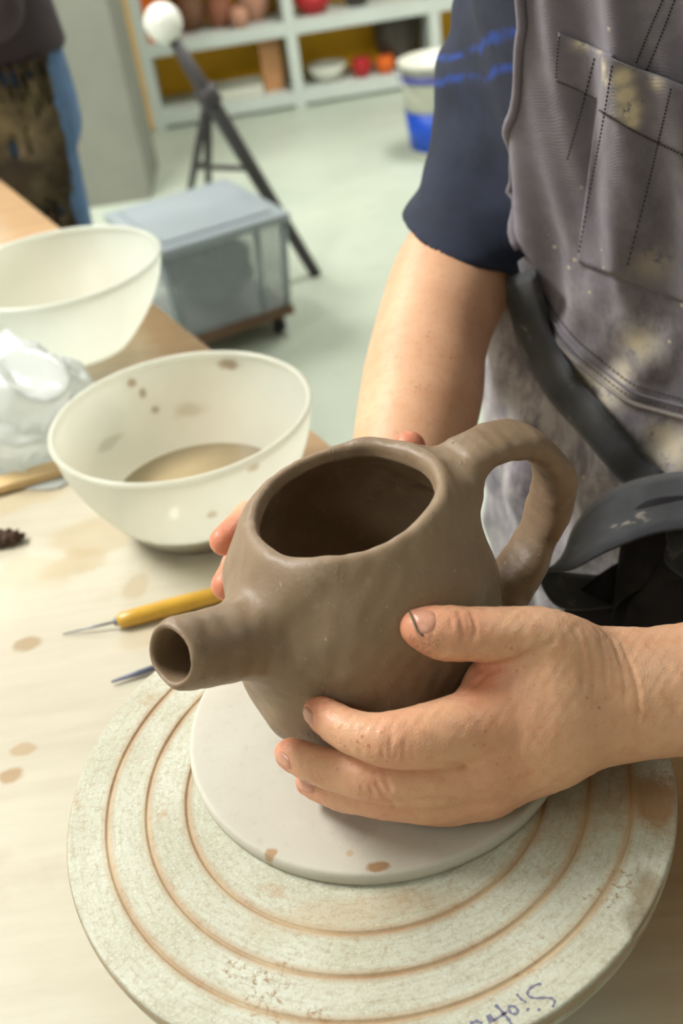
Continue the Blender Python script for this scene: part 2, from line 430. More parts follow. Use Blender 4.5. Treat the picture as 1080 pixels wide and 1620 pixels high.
fs = lambda P: ellip(P, bp(.19, .21, .205), (.13, .145, .095), np.array([[be[0], bn[0], 0], [be[1], bn[1], 0], [0, 0, 1]])) + w(P) * .012
V, Q = sdf_mesh(fs, np.array(bp(.19, .21, .19)) - .26, np.array(bp(.19, .21, .19)) + .26, .012)
tag(mesh('cloth_sack', V, Q, m_grey), 'crumpled grey sack seen through the clear storage box', 'sack')
dl = empty('dolly', bp(.19, .21, 0)); tag(dl, 'low brown wheeled dolly under the storage box', 'dolly')
box('deck', bp(.193, .21, .072), (.36, .38, .026), m_ply, dl, brot)
for a, b in ((-1, -1), (1, -1), (1, 1), (-1, 1)):
    c = bp(.193 + a * .14, .21 + b * .15, .028)
    ca = tube('castor', [tuple(np.array(c) - np.append(be, 0) * .011), tuple(np.array(c) + np.append(be, 0) * .011)], .028, m_black, dl, 18)
    box('fork', (c[0], c[1], .048), (.03, .03, .022), m_iron, ca, brot, .001)

# ------------------------------------------------------------------ work table
t = NT('worn plywood')
gv = Matrix.Rotation(math.radians(64.5), 3, 'Z')
mp = t.n('ShaderNodeMapping'); mp.inputs['Rotation'].default_value = (0, 0, math.radians(64.5)); mp.inputs['Scale'].default_value = (3, 26, 3)
t.t.links.new(t.co, mp.inputs['Vector'])
grain = t.noise(3.0, 6, .6, mp.outputs[0], .4)
base = t.ramp(grain, .3, .72, lin((180, 172, 152)), lin((192, 185, 166)))
base = t.mix(t.math('MULTIPLY', t.ramp(t.noise(5, 5), .48, .74), .45), base, lin((206, 204, 188)))
base = t.mix(t.math('MULTIPLY', t.ramp(t.noise(11, 6), .60, .72), .35), base, lin((160, 138, 102)))
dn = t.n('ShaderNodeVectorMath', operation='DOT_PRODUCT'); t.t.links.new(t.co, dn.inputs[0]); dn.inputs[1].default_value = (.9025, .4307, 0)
bare_and_shade = t.ramp(t.math('ADD', dn.outputs['Value'], t.math('MULTIPLY', t.math('SUBTRACT', t.noise(7, 5), .5), .16)), .06, .17)  # bare tan wood near the edge; also paints in shade beside the wheel
base = t.mix(t.math('MULTIPLY', bare_and_shade, .8), base, t.ramp(grain, .3, .72, lin((168, 128, 84)), lin((186, 146, 100))))
wn = t.noise(34, 4)
TZ = .83
for (px, py, rx, ry, c, f) in [(40, 1018, .013, .010, (150, 122, 80), .75), (15, 1228, .011, .009, (154, 120, 74), .8), (38, 1185, .010, .007, (164, 134, 90), .65),
                               (150, 850, .05, .030, (176, 156, 120), .5), (215, 928, .012, .022, (172, 152, 118), .5), (60, 905, .055, .03, (182, 164, 130), .35), (20, 790, .05, .03, (180, 158, 118), .45),
                               (120, 890, .030, .024, (174, 152, 114), .45), (230, 1010, .03, .012, (184, 162, 122), .35)]:
    p = atz(px, py, TZ); base = t.mix(t.math('MULTIPLY', t.blotch(tuple(p), (rx, ry, .02), wn), f), base, lin(c))
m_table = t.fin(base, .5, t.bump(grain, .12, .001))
m_tleg = simple('grey table steel', (120, 122, 120), .5, .08)
tn = np.array([.9025, .4307]); td = np.array([.4307, -.9025]); EDGE = .2165
def tp(s, n_, z): p = td * s + tn * n_; return (p[0], p[1], z)
trot = Matrix.Rotation(math.atan2(td[1], td[0]), 3, 'Z')
tb = empty('work_table', tp(0, EDGE - .5, 0)); tag(tb, 'long pale plywood work table stained with clay water', 'table')
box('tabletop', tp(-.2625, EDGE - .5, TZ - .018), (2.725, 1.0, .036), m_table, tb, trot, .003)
for s, n_ in ((-1.52, EDGE - .08), (-1.52, EDGE - .92), (1.0, EDGE - .08), (1.0, EDGE - .92)):
    box('leg', tp(s, n_, (TZ - .036) / 2), (.05, .05, TZ - .036), m_tleg, tb, trot)
box('rail', tp(-.26, EDGE - .08, TZ - .07), (2.45, .03, .06), m_tleg, tb, trot); box('rail', tp(-.26, EDGE - .92, TZ - .07), (2.45, .03, .06), m_tleg, tb, trot)

# ------------------------------------------------------------------ banding wheel and batt
RW = .15
t = NT('worn painted wheel')
sx = t.n('ShaderNodeSeparateXYZ'); t.t.links.new(t.co, sx.inputs[0])
rad = t.math('SQRT', t.math('ADD', t.math('MULTIPLY', sx.outputs[0], sx.outputs[0]), t.math('MULTIPLY', sx.outputs[1], sx.outputs[1])))
ang = t.math('ARCTAN2', sx.outputs[1], sx.outputs[0])
cb = t.n('ShaderNodeCombineXYZ'); t.set(cb.inputs[0], t.math('MULTIPLY', rad, 9.0)); t.set(cb.inputs[1], t.math('MULTIPLY', ang, .12)); t.set(cb.inputs[2], 0.0)
streak = t.noise(60, 5, .65, cb.outputs[0])
spk = t.noise(300, 6, .78); spk2 = t.noise(700, 3, .7); big = t.noise(22, 5, .6); big2 = t.noise(9, 4, .5)
base = t.ramp(big, .3, .7, lin((182, 182, 162)), lin((204, 207, 193)))
base = t.mix(t.math('MULTIPLY', t.ramp(streak, .48, .70), .42), base, lin((148, 134, 102)))
sm = t.math('MULTIPLY', t.ramp(spk, .50, .60), t.math('ADD', .34, t.math('MULTIPLY', t.ramp(big, .62, .40), .55)))
base = t.mix(sm, base, lin((142, 110, 66)))
base = t.mix(t.math('MULTIPLY', t.ramp(spk2, .54, .64), .5), base, lin((216, 221, 210)))
base = t.mix(t.math('MULTIPLY', t.ramp(t.noise(38, 6, .7), .60, .72), .55), base, lin((166, 118, 52)))
wn = t.noise(60, 5, .65)
for px, py, rx, ry, c, f in [(1035, 1270, .016, .022, (150, 100, 48), .75), (960, 1240, .03, .03, (140, 110, 76), .5), (900, 1300, .035, .025, (150, 122, 80), .4), (580, 1440, .06, .012, (172, 140, 92), .35), (1030, 1420, .01, .02, (120, 96, 56), .6), (1010, 1460, .008, .012, (110, 92, 60), .6)]:
    base = t.mix(t.math('MULTIPLY', t.blotch(tuple(atz(px, py, ZW)), (rx, ry, .02), wn, .6), f), base, lin(c))
gm = None
for gr in (.866, .734, .60):
    d = t.math('ABSOLUTE', t.math('SUBTRACT', rad, gr * RW))
    k = t.ramp(d, .0005, .0010, (1, 1, 1, 1), (0, 0, 0, 1)); gm = k if gm is None else t.math('MAXIMUM', gm, k)
base = t.mix(t.math('MULTIPLY', gm, .85), base, t.ramp(t.noise(14, 4), .35, .65, lin((188, 160, 122)), lin((152, 108, 58))))
edge = t.ramp(rad, RW - .0016, RW - .0004)
base = t.mix(t.math('MULTIPLY', edge, t.ramp(t.noise(40, 3), .35, .6)), base, lin((104, 76, 52)))
m_wheel = t.fin(base, .55, t.bump(t.noise(700, 3), .22, .0006))
m_rimmetal = simple('wheel side metal', (168, 150, 124), .5, .2, 40, .1)
m_cast = simple('grey cast iron', (96, 90, 84), .5, .15, 30)
gp = []
for gr in (.60, .734, .866):
    r0 = gr * RW; gp += [(r0 - .0016, 0), (r0 - .00125, 0), (r0 - .0010, -.0001), (r0 - .0005, -.0009), (r0 + .0005, -.0009), (r0 + .0010, -.0001), (r0 + .00125, 0), (r0 + .0016, 0)]
wheel = empty('banding_wheel', (0, 0, TZ)); tag(wheel, 'round banding wheel with three rings grooved into its speckled pale top', 'pottery wheel')
lathe('turntable', [(.001, 0)] + gp + [(RW - .0020, 0), (RW - .0012, 0), (RW - .0004, -.0004), (RW, -.0012), (RW, -.006), (RW - .001, -.0066), (RW - .001, -.0074), (RW, -.008), (RW - .001, -.0135), (RW - .003, -.0145), (.03, -.0145), (.001, -.0145)], m_wheel, wheel, 200, (0, 0, ZW))
lathe('side_band', [(RW + .0001, -.0016), (RW + .0004, -.002), (RW + .0004, -.0055), (RW + .0001, -.0060)], m_rimmetal, wheel, 200, (0, 0, ZW))
lathe('stem', [(.001, TZ + .018 - ZW), (.028, TZ + .018 - ZW), (.022, TZ + .03 - ZW), (.02, -.03), (.04, -.0147), (.001, -.0147)], m_cast, wheel, 40, (0, 0, ZW))
lathe('foot', [(.001, 0), (.09, 0), (.092, .006), (.088, .012), (.03, .019), (.001, .019)], m_cast, wheel, 64, (0, 0, TZ))
m_ink = simple('faded violet ink', (116, 116, 140), .6, .15, 300, 0)
IV = []; IF = []
def stroke(pts, w=.0011):
    p = np.array([atz(720 + x / 4.5, 1520 + y / 4.5, ZW + .00015) for x, y in pts]); p = spline(p, max(8, len(p) * 4)) if len(p) > 2 else p
    for i, q in enumerate(p):
        tg = p[min(i + 1, len(p) - 1)] - p[max(i - 1, 0)]; nn = np.array([-tg[1], tg[0], 0]); nn /= np.linalg.norm(nn) + 1e-9
        ww = w * (.8 + .3 * math.sin(i * 1.3)); IV.append(q + nn * ww / 2); IV.append(q - nn * ww / 2)
        if i: k = len(IV); IF.append((k - 4, k - 3, k - 1, k - 2))
stroke([(612, 163), (560, 175), (518, 212), (518, 248), (560, 264), (640, 262), (690, 268), (706, 290), (692, 330)])
stroke([(435, 235), (465, 270), (505, 297)]); stroke([(508, 340), (520, 350)], .0016)
stroke([(432, 330), (392, 320), (380, 348), (408, 378), (444, 366), (434, 332)], .0012)
stroke([(283, 312), (330, 360), (372, 410), (402, 455)], .0015); stroke([(272, 424), (330, 388), (368, 362)])
stroke([(232, 384), (262, 436)], .0026); stroke([(105, 448), (150, 430), (192, 446)], .0016); stroke([(598, 338), (592, 356)], .0012)
mesh('handwriting', IV, IF, m_ink, wheel, False)

t = NT('plaster batt')
base = t.ramp(t.noise(14, 5), .3, .7, lin((190, 185, 172)), lin((205, 202, 190)))
base = t.mix(t.math('MULTIPLY', t.ramp(t.noise(160, 4, .7), .55, .75), .3), base, lin((166, 158, 144)))
wn = t.noise(120, 4, .6)
BC = np.array([.0103, .0313]); BT = ZW + .0078
for px, py, rx, ry, c, f in [(428, 1349, .0034, .0030, (166, 128, 84), .85), (597, 1371, .0066, .0034, (150, 112, 72), .9), (552, 1350, .002, .002, (178, 146, 108), .6), (560, 1310, .012, .010, (170, 160, 150), .45)]:
    base = t.mix(t.math('MULTIPLY', t.blotch(tuple(atz(px, py, BT)), (rx, ry, .02), wn, .4), f), base, lin(c))
m_batt = t.fin(base, .75, t.bump(t.noise(220, 4), .15, .0008))
tag(lathe('batt', [(.001, 0), (.097, 0), (.0988, .001), (.0992, .004), (.0985, .0068), (.0976, .0076), (.0968, .0078), (.0955, .0078), (.001, .0078)], m_batt, None, 160, (BC[0], BC[1], ZW), lambda a, z: .004 * math.sin(3 * a + 1) * .4), 'round pale plaster batt lying on the banding wheel under the teapot', 'batt')

# ------------------------------------------------------------------ plastic bowls
def translucent(name, c, tr=.35, al=.22, rough=.3, stains=()):
    t = NT(name)
    colr = t.ramp(t.noise(9, 4), .3, .7, lin(tuple(v * .97 for v in c)), lin(c))
    for p, r, cc, f in stains: colr = t.mix(t.math('MULTIPLY', t.blotch(tuple(p), r, t.noise(60, 4), .5), f), colr, lin(cc))
    t.fin(colr, rough)
    tl = t.n('ShaderNodeBsdfTranslucent'); t.set(tl.inputs[0], colr)
    tp_ = t.n('ShaderNodeBsdfTransparent'); tp_.inputs[0].default_value = (.95, .96, .93, 1)
    a = t.n('ShaderNodeMixShader'); a.inputs[0].default_value = tr; t.t.links.new(t.b.outputs[0], a.inputs[1]); t.t.links.new(tl.outputs[0], a.inputs[2])
    b = t.n('ShaderNodeMixShader'); b.inputs[0].default_value = al; t.t.links.new(a.outputs[0], b.inputs[1]); t.t.links.new(tp_.outputs[0], b.inputs[2])
    t.t.links.new(b.outputs[0], t.out.inputs[0]); return t.m
def mix_bowl(label, c, rr, h, rb, mat, liquid=None):
    r = empty('mixing_bowl', c); tag(r, label, 'bowl')
    out = [(rb + (rr - rb) * (1 - (1 - u) ** 1.75), h * u) for u in np.linspace(0, 1, 18)]
    th = .0018
    prof = [(.001, .001), (rb * .8, .001), (rb * .86, -.0), (rb * .95, 0)] + out[0:1] + out[1:] + [(rr - th, h)] + [(x - th, z) for x, z in out[::-1][1:-1]] + [(rb - .004, .004), (.001, .004)]
    lathe('shell', prof, mat, r, 96, c)
    lathe('rim', [(rr - .0012 + .0028 * math.cos(a), h + .0026 * math.sin(a)) for a in np.linspace(0, 2 * math.pi, 13)], mat, r, 96, c)
    if liquid:
        u = liquid[0]; rl = rb + (rr - rb) * (1 - (1 - u) ** 1.75) - .0025
        lathe('slip_water', [(.001, .005), (rb - .006, .005), (rl * .97, h * u - .004), (rl, h * u), (.001, h * u)], liquid[1], r, 96, c)
    return r
nb = (-.110, .405, TZ + .0005)
m_slip = simple('clay slip water', (178, 158, 122), .12, .1, 14, .05, 20)
def bowl_at(px, py, far, c=nb, rr=.107, h=.0995, rb=.06):
    ts = np.linspace(.55, 1.2, 1500); P = CAM_C + ts[:, None] * ray(px, py); u = np.clip((P[:, 2] - c[2]) / h, 0, 1)
    ok = (np.hypot(P[:, 0] - c[0], P[:, 1] - c[1]) < rb + (rr - rb) * (1 - (1 - u) ** 1.75)) & (P[:, 2] > c[2]) & (P[:, 2] < c[2] + h)
    i = np.where(ok)[0]; return P[i[-1 if far else 0]] if len(i) else P[0]
stn = [(bowl_at(365, 575, 1), (.014, .012, .006), (150, 110, 66), .6), (bowl_at(208, 604, 1), (.006, .006, .006), (160, 120, 76), .6), (bowl_at(225, 622, 1), (.005, .005, .006), (150, 114, 72), .55), (bowl_at(245, 648, 1), (.005, .005, .005), (132, 104, 74), .5),
       (bowl_at(300, 650, 1), (.02, .02, .008), (190, 176, 140), .35), (bowl_at(170, 700, 1), (.03, .02, .005), (160, 150, 124), .3), (bowl_at(335, 815, 0), (.006, .006, .006), (170, 134, 92), .4), (bowl_at(400, 740, 0), (.008, .008, .005), (186, 160, 120), .5), (np.array([nb[0], nb[1], nb[2]]), (.08, .08, .010), (196, 150, 70), .8)]
m_bowl = translucent('milky polypropylene', (248, 249, 242), .6, .28, .22, stn)
m_bowl2 = translucent('milky polypropylene, clean', (248, 250, 244), .6, .20, .22)
mix_bowl('milky plastic mixing bowl holding a little clay water, beside the teapot', nb, .1070, .0995, .060, m_bowl, (.24, m_slip))
mix_bowl('clean milky plastic mixing bowl behind the crumpled plastic bag', (-.268, .795, TZ + .0005), .118, .098, .062, m_bowl2)

# ------------------------------------------------------------------ crumpled plastic bag, slat, tools
t = NT('thin white plastic film')
m_film = translucent('thin plastic film', (246, 250, 250), .5, .18, .15)
bm = bmesh.new(); bmesh.ops.create_icosphere(bm, subdivisions=6, radius=1)
P = np.array([v.co for v in bm.verts])
w1 = Waves(.7, 1.5, 10, 5); w2 = Waves(.45, 1.0, 9, 8); w3 = Waves(.16, .35, 8, 9)
ridg = lambda w, X: 1 - np.abs(w(X))
rr = 1 + .13 * w1(P) + .13 * np.round(ridg(w2, P) * 3) / 3 * .5 + .10 * ridg(w2, P) + .03 * ridg(w3, P)
Pn = P * rr[:, None]; bc = np.array([-.335, .603, TZ]); rb = Matrix.Rotation(-.5, 3, 'Z'); RB = np.array(rb)
Pw = (Pn * np.array([.132, .086, .104])) @ RB.T + bc
Pw[:, 2] = np.maximum(Pw[:, 2], TZ + .001 + .001 * np.abs(w2(P)))
for v, q in zip(bm.verts, Pw): v.co = q
bag = bm_obj('plastic_bag', bm, m_film, None, True); tag(bag, 'crumpled thin white plastic bag lying in front of the far bowl', 'bag')
m_slat = simple('pale wood slat', (206, 176, 128), .6, .12, 30)
a = atz(-40, 778, TZ + .006); b = atz(146, 726, TZ + .006); L = np.linalg.norm(b - a)
box('wooden_stick', tuple((a + b) / 2), (L, .022, .008), m_slat, None, Matrix.Rotation(math.atan2(b[1] - a[1], b[0] - a[0]), 3, 'Z'), .0015)
tag(bpy.data.objects['wooden_stick'], 'flat pale wooden stick on the table beside the plastic bag', 'stick')
m_wood = simple('varnished yellow wood', (206, 162, 60), .3, .10, 60, .05)
m_steel = simple('dull steel', (128, 130, 138), .35, .1, 60, .05, Metallic=.6)
m_bluesteel = simple('blue grey steel', (98, 104, 128), .4, .1, 60, .05)
tr = empty('needle_tool', atz(250, 965, TZ)); tag(tr, 'needle tool with a round yellow wooden handle behind the spout', 'tool')
h0 = atz(400, 925, TZ + .0068); h1 = atz(186, 983, TZ + .0068)
hp = [h0 + (h1 - h0) * u for u in (0, .02, .1, .35, .6, .85, .97, 1.0)]
tube('handle', hp, [.003, .005, .0062, .0066, .0068, .0066, .006, .004], m_wood, tr, 20)
n1 = atz(99, 1003, TZ + .0012)
tube('needle', [h1 + (h0 - h1) * .02, h1 + (n1 - h1) * .5, n1], [.0011, .0010, .0004], m_steel, tr, 8)
tube('ferrule', [h1 + (h0 - h1) * .01, h1 + (n1 - h1) * .06], [.0038, .003], m_steel, tr, 12)
t2 = empty('modelling_tool', atz(205, 1068, TZ)); tag(t2, 'blue grey metal modelling tool pointing out from under the spout', 'tool')
q0 = atz(176, 1079, TZ + .003); q1 = atz(262, 1050, TZ + .004); q2 = atz(345, 1020, TZ + .006)
tube('blade', [q0, (q0 + q1) / 2, q1], [.0008, .0021, .0024], m_bluesteel, t2, 10); tube('handle', [q1, (q1 + q2) / 2, q2], [.0028, .0046, .004], m_wood, t2, 14)
m_crumb = simple('dried dark clay', (70, 48, 36), .85, .2, 40, .5, 90)
cc = atz(6, 852, TZ + .006); w = Waves(.006, .015, 10, 21)
V, Q = sdf_mesh(lambda P: ellip(P, cc, (.017, .008, .007)) + w(P) * .0012, cc - .025, cc + .025, .0016)
tag(mesh('clay_crumb', V, Q, m_crumb), 'dark dried clay crumb on the table at the left', 'clay')

# ------------------------------------------------------------------ teapot
PA = np.array([.012, .045]); PB = BT
prof = [(0, .046), (.006, .0535), (.02, .0622), (.035, .0668), (.05, .0682), (.065, .0686), (.08, .0674), (.095, .0646), (.108, .0602), (.118, .0552), (.1255, .0505), (.1285, .0470), (.1275, .0432), (.122, .0418),
        (.108, .0500), (.095, .0555), (.08, .0580), (.065, .0598), (.05, .0598), (.035, .0585), (.02, .054), (.010, .046), (.007, .03), (.007, 0)]
ou = spline([(h, r) for h, r in prof[:14]], 40); inn = spline([(h, r) for h, r in prof[13:]], 26)[1:]
poly = np.vstack([[(0, 0)], ou, inn])[:, ::-1]           # (r, h)
def poly_sdf(r, h):
    d2 = np.full(len(r), 1e9); ins = np.zeros(len(r), bool); n = len(poly)
    for i in range(n):
        a = poly[i]; b = poly[(i + 1) % n]; e = b - a; wx = r - a[0]; wy = h - a[1]
        t_ = np.clip((wx * e[0] + wy * e[1]) / (e @ e + 1e-18), 0, 1); dx = wx - e[0] * t_; dy = wy - e[1] * t_
        d2 = np.minimum(d2, dx * dx + dy * dy)
        c = ((a[1] <= h) & (b[1] > h)) | ((b[1] <= h) & (a[1] > h))
        if abs(e[1]) > 1e-12: ins ^= c & (r < a[0] + e[0] * (h - a[1]) / e[1])
    d = np.sqrt(d2); return np.where(ins, -d, d)
lump1 = Waves(.022, .06, 16, 31); lump2 = Waves(.006, .015, 16, 32)
tipP = at(268, 1037, .447); rootP = at(440, 1000, .494)
sd = (rootP - tipP) / np.linalg.norm(rootP - tipP); rootI = tipP + sd * .095
hang = math.radians(20); hn = np.array([-math.sin(hang), math.cos(hang), 0]); hd = np.array([math.cos(hang), math.sin(hang), 0])
P0 = np.array([PA[0], PA[1], 0])
def on_handle(px, py):
    r = ray(px, py); return CAM_C + r * (((P0 - CAM_C) @ hn) / (r @ hn))
hpts = spline([on_handle(*q) for q in [(716, 752), (738, 722), (780, 700), (832, 700), (869, 733), (875, 786), (853, 845), (817, 903), (778, 950)]], 26)
def pot_parts(P):
    x = P[:, 0] - PA[0] + .0014 * np.clip((P[:, 2] - PB) / .1, 0, 1.3); y = P[:, 1] - PA[1]; h = P[:, 2] - PB
    g = np.clip(h / .125, 0, 1.2) ** 2
    h2 = h - g * (.115 * x + .0 * y)                       # hand-cut mouth: higher on the handle side
    ca = np.arctan2(y, x); r = np.hypot(x, y) * (1 + .012 * np.sin(2 * ca + .6) + .008 * np.sin(3 * ca))
    body = poly_sdf(r, h2) * .97
    lm = lump1(P) * .00060 + lump2(P) * .00010
    rr0, rr1 = .0150, .0235
    sp_ = rcone(P, tipP - sd * .01, rootI, rr0 - .0009, rr1)
    cut = (tipP - P) @ sd
    sp_ = smax(sp_, cut, .006)
    hd_ = None; N = len(hpts)
    for i in range(N - 1):
        a = hpts[i]; b = hpts[i + 1]; u = i / (N - 2)
        ra = .0076 + .0022 * abs(2 * u - 1) ** 4; rb_ = .0076 + .0022 * abs(2 * (i + 1) / (N - 2) - 1) ** 4
        ba = b - a; q = P - a; t_ = np.clip(q @ ba / (ba @ ba), 0, 1); q = q - t_[:, None] * ba; qb = q @ hn
        qn = np.sqrt(np.maximum((q * q).sum(1) - qb * qb, 0)); e = (qn ** 2.7 + np.abs(qb * .56) ** 2.7) ** (1 / 2.7) - (ra + (min(rb_, .0098) - ra) * t_)
        hd_ = e if hd_ is None else np.minimum(hd_, e)
    return body + lm, sp_ + lm, hd_ * .8 + lm * .8
def pot_sdf(P):
    b, s, h = pot_parts(P)
    x = P[:, 0] - PA[0]; y = P[:, 1] - PA[1]; hh = P[:, 2] - PB
    wall = .044 - np.hypot(x, y)                            # > 0 inside the pot: roots stop there
    d = smin(b, smax(s, wall, .004), .016)
    d = smin(d, smax(h, wall + .006, .004), .009)
    hole = rcone(P, tipP - sd * .02, rootI, .0108, .0125)
    return smax(d, -hole, .003)
m = NT('damp grey brown clay')
n1 = m.noise(16, 5); n2 = m.noise(90, 5, .65); n3 = m.noise(420, 3)
base = m.ramp(n1, .3, .7, lin((128, 106, 84)), lin((148, 126, 102)))
base = m.mix(m.math('MULTIPLY', m.ramp(n2, .56, .72), .35), base, lin((166, 150, 130)))
base = m.mix(m.math('MULTIPLY', m.ramp(m.noise(330, 2), .70, .76), .55), base, lin((180, 164, 140)))
vs = m.noise(30, 6, .7, m.scale((3.2, 3.2, 1)))
bp_ = m.bump(n3, .25, .0006); bp_ = m.bump(n2, .20, .0018, bp_); bp_ = m.bump(m.ramp(vs, .62, .68), .5, .0009, bp_)
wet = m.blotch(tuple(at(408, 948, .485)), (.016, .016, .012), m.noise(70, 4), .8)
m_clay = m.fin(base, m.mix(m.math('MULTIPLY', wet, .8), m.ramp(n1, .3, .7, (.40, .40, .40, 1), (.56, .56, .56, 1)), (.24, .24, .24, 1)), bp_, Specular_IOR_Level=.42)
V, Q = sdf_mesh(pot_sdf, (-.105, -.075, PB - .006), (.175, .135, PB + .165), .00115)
Nrm = sdf_normals(pot_sdf, V)
b_, s_, h_ = pot_parts(V[Q].mean(1))
cq = V[Q].mean(1); rq = np.hypot(cq[:, 0] - PA[0], cq[:, 1] - PA[1])
lab = np.where((s_ < b_) & (rq > .056), 1, np.where((h_ < b_) & (h_ < s_) & (rq > .050), 2, 0))
insp = (rcone(cq, tipP - sd * .02, rootI, .0108, .0125) < .0015) & (rq > .062); lab[insp] = 1
teapot = empty('teapot', (PA[0], PA[1], PB)); tag(teapot, 'unfired grey brown clay teapot held in two hands', 'teapot')
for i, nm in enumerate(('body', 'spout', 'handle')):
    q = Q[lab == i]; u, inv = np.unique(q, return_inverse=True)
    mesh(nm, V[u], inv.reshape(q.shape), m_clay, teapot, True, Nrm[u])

# ------------------------------------------------------------------ the potter: body
FW = np.array([-.8, -.6, 0]); LF = np.array([.6, -.8, 0]); TC = np.array([.335, .375, 0])
TZs = [.40, .70, .85, .95, 1.05, 1.20, 1.30, 1.36, 1.42]
TA = [.20, .205, .205, .200, .185, .175, .175, .165, .12]
TB = [.15, .155, .165, .160, .150, .140, .130, .110, .08]
TE = 2.3
def lean(z): return .24 * np.clip(z - .98, 0, .5)              # the potter bends over the work
def torso_co(P, T=TC, F=FW, L=LF):
    q = P - T; x = q @ F
    return (x - lean(P[:, 2]) if T is TC else x), q @ L
def torso_sdf(P, off, zlo, zhi, T=TC, F=FW, L=LF, dz=0.0, sc=1.0):
    x, y = torso_co(P, T, F, L); z = P[:, 2] - dz
    a = np.interp(z, TZs, TA) * sc + off; b = np.interp(z, TZs, TB) * sc + off
    d = ((np.abs(x / b) ** TE + np.abs(y / a) ** TE) ** (1 / TE) - 1) * np.minimum(a, b)
    return smax(smax(d, z - zhi, .05), zlo - z, .03)
A3 = lambda l: [(at(x, y, d), r) for x, y, d, r in l]
view = ray(800, 1120); view /= np.linalg.norm(view)
LH = {'index': A3([(775, 1140, .469, .0158), (700, 1160, .4595, .0143), (628, 1170, .4555, .0120), (575, 1164, .4580, .0096), (537, 1148, .4640, .0085), (505, 1126, .4745, .0072)]),
      'middle': A3([(775, 1195, .473, .0148), (690, 1231, .468, .0126), (596, 1228, .4675, .0110), (550, 1222, .4715, .0095), (506, 1212, .4795, .0084), (460, 1193, .4940, .0076)]),
      'ring': A3([(765, 1240, .481, .0130), (690, 1262, .478, .0112), (618, 1261, .4775, .0100), (580, 1258, .482, .0089), (538, 1254, .490, .0080), (490, 1237, .5045, .0068)]),
      'pinky': A3([(775, 1245, .487, .0118), (725, 1268, .485, .0100), (675, 1273, .486, .0088), (625, 1268, .495, .0078), (585, 1258, .503, .007), (552, 1246, .510, .006)])}
def rs(l, n=22): return [(v[:3], v[3]) for v in spline([np.append(p, r) for p, r in l], n)]
LH0 = LH; LH = {k: rs(v) for k, v in LH.items()}
L_TH = A3([(940, 1075, .488, .0205), (905, 1042, .480, .0180), (855, 1014, .471, .0146), (800, 1007, .465, .0124), (745, 1003, .461, .0112), (700, 1001, .4585, .0112), (662, 993, .459, .0080)])
L_TH = rs(L_TH, 24)
L_META = [A3([(955, 1060, .489, .0150), (775, 1140, .470, .0155)]), A3([(960, 1085, .489, .0165), (775, 1193, .472, .0148)]),
          A3([(960, 1110, .490, .0165), (765, 1230, .479, .0132)]), A3([(953, 1135, .491, .0150), (772, 1244, .485, .0122)])]
L_ARM = rs(A3([(955, 1102, .490, .0262), (1000, 1098, .4915, .0278), (1080, 1090, .496, .0296), (1320, 1066, .515, .0360)]), 10)
EL_L = at(1720, 1040, .55)
tipball = A3([(518, 1131, .4755, .0070)])
def left_hand(P):
    f = None
    for k in ('index', 'middle', 'ring', 'pinky'):
        e = chain(P, LH[k], .0015); f = e if f is None else smin(f, e, .0010)
    th = chain(P, L_TH, .002)
    pm = None
    for c in L_META:
        e = rcone(P, c[0][0], c[1][0], c[0][1], c[1][1]); pm = e if pm is None else smin(pm, e, .014)
    for (px, py, d, r) in [(870, 1125, .477, .0215), (865, 1165, .479, .0190), (850, 1085, .476, .0185)]:
        pm = smin(pm, np.sqrt(((P - at(px, py, d)) ** 2).sum(1)) - r, .016)
    web = rcone(P, at(800, 1050, .476), at(772, 1082, .476), .0085, .0090); web = smin(web, rcone(P, at(850, 1050, .474), at(800, 1065, .474), .014, .0085), .012)
    pm = smin(pm, web, .014)
    arm = chain(P, L_ARM, .004, view, 1.18)
    pm = smin(pm, arm, .014)
    d = smin(pm, f, .0055)
    return smin(d, th, .0055)
R_ARM = A3([(770, 350, .815, .0460), (746, 394, .81, .0445), (712, 450, .79, .0432), (680, 540, .745, .0392), (667, 620, .705, .0392), (650, 700, .67, .035), (628, 775, .645, .029), (612, 815, .635, .027)])
_r = spline([np.append(p, r) for p, r in R_ARM], 40); R_ARM0 = R_ARM; R_ARM = [(v[:3], v[3]) for v in _r]
R_F = [A3([(500, 850, .648, .0140), (440, 815, .628, .0110), (392, 818, .598, .0086), (354, 856, .5665, .0078)]),
       A3([(485, 885, .640, .0145), (415, 875, .612, .0115), (378, 893, .587, .0090), (358, 926, .5665, .0082)]),
       A3([(490, 930, .640, .0140), (425, 940, .612, .0110), (392, 965, .590, .0088), (372, 995, .572, .0078)]),
       A3([(500, 965, .640, .0125), (450, 990, .615, .0095), (420, 1015, .597, .0080), (400, 1035, .580, .0070)])]
R_TH = A3([(600, 815, .632, .019), (622, 782, .612, .0145), (640, 742, .598, .0115), (647, 708, .590, .0092)])
def right_hand(P):
    f = None
    for c in R_F:
        e = chain(P, c, .003); f = e if f is None else smin(f, e, .0025)
    pm = None
    for c, w_ in zip(R_F, [(590, 815), (588, 830), (590, 845), (595, 860)]):
        e = rcone(P, at(*w_, .645), c[0][0], .0185, c[0][1]); pm = e if pm is None else smin(pm, e, .014)
    pm = smin(pm, chain(P, R_ARM, .004), .018)
    return smin(smin(pm, f, .007), chain(P, R_TH, .004), .010)

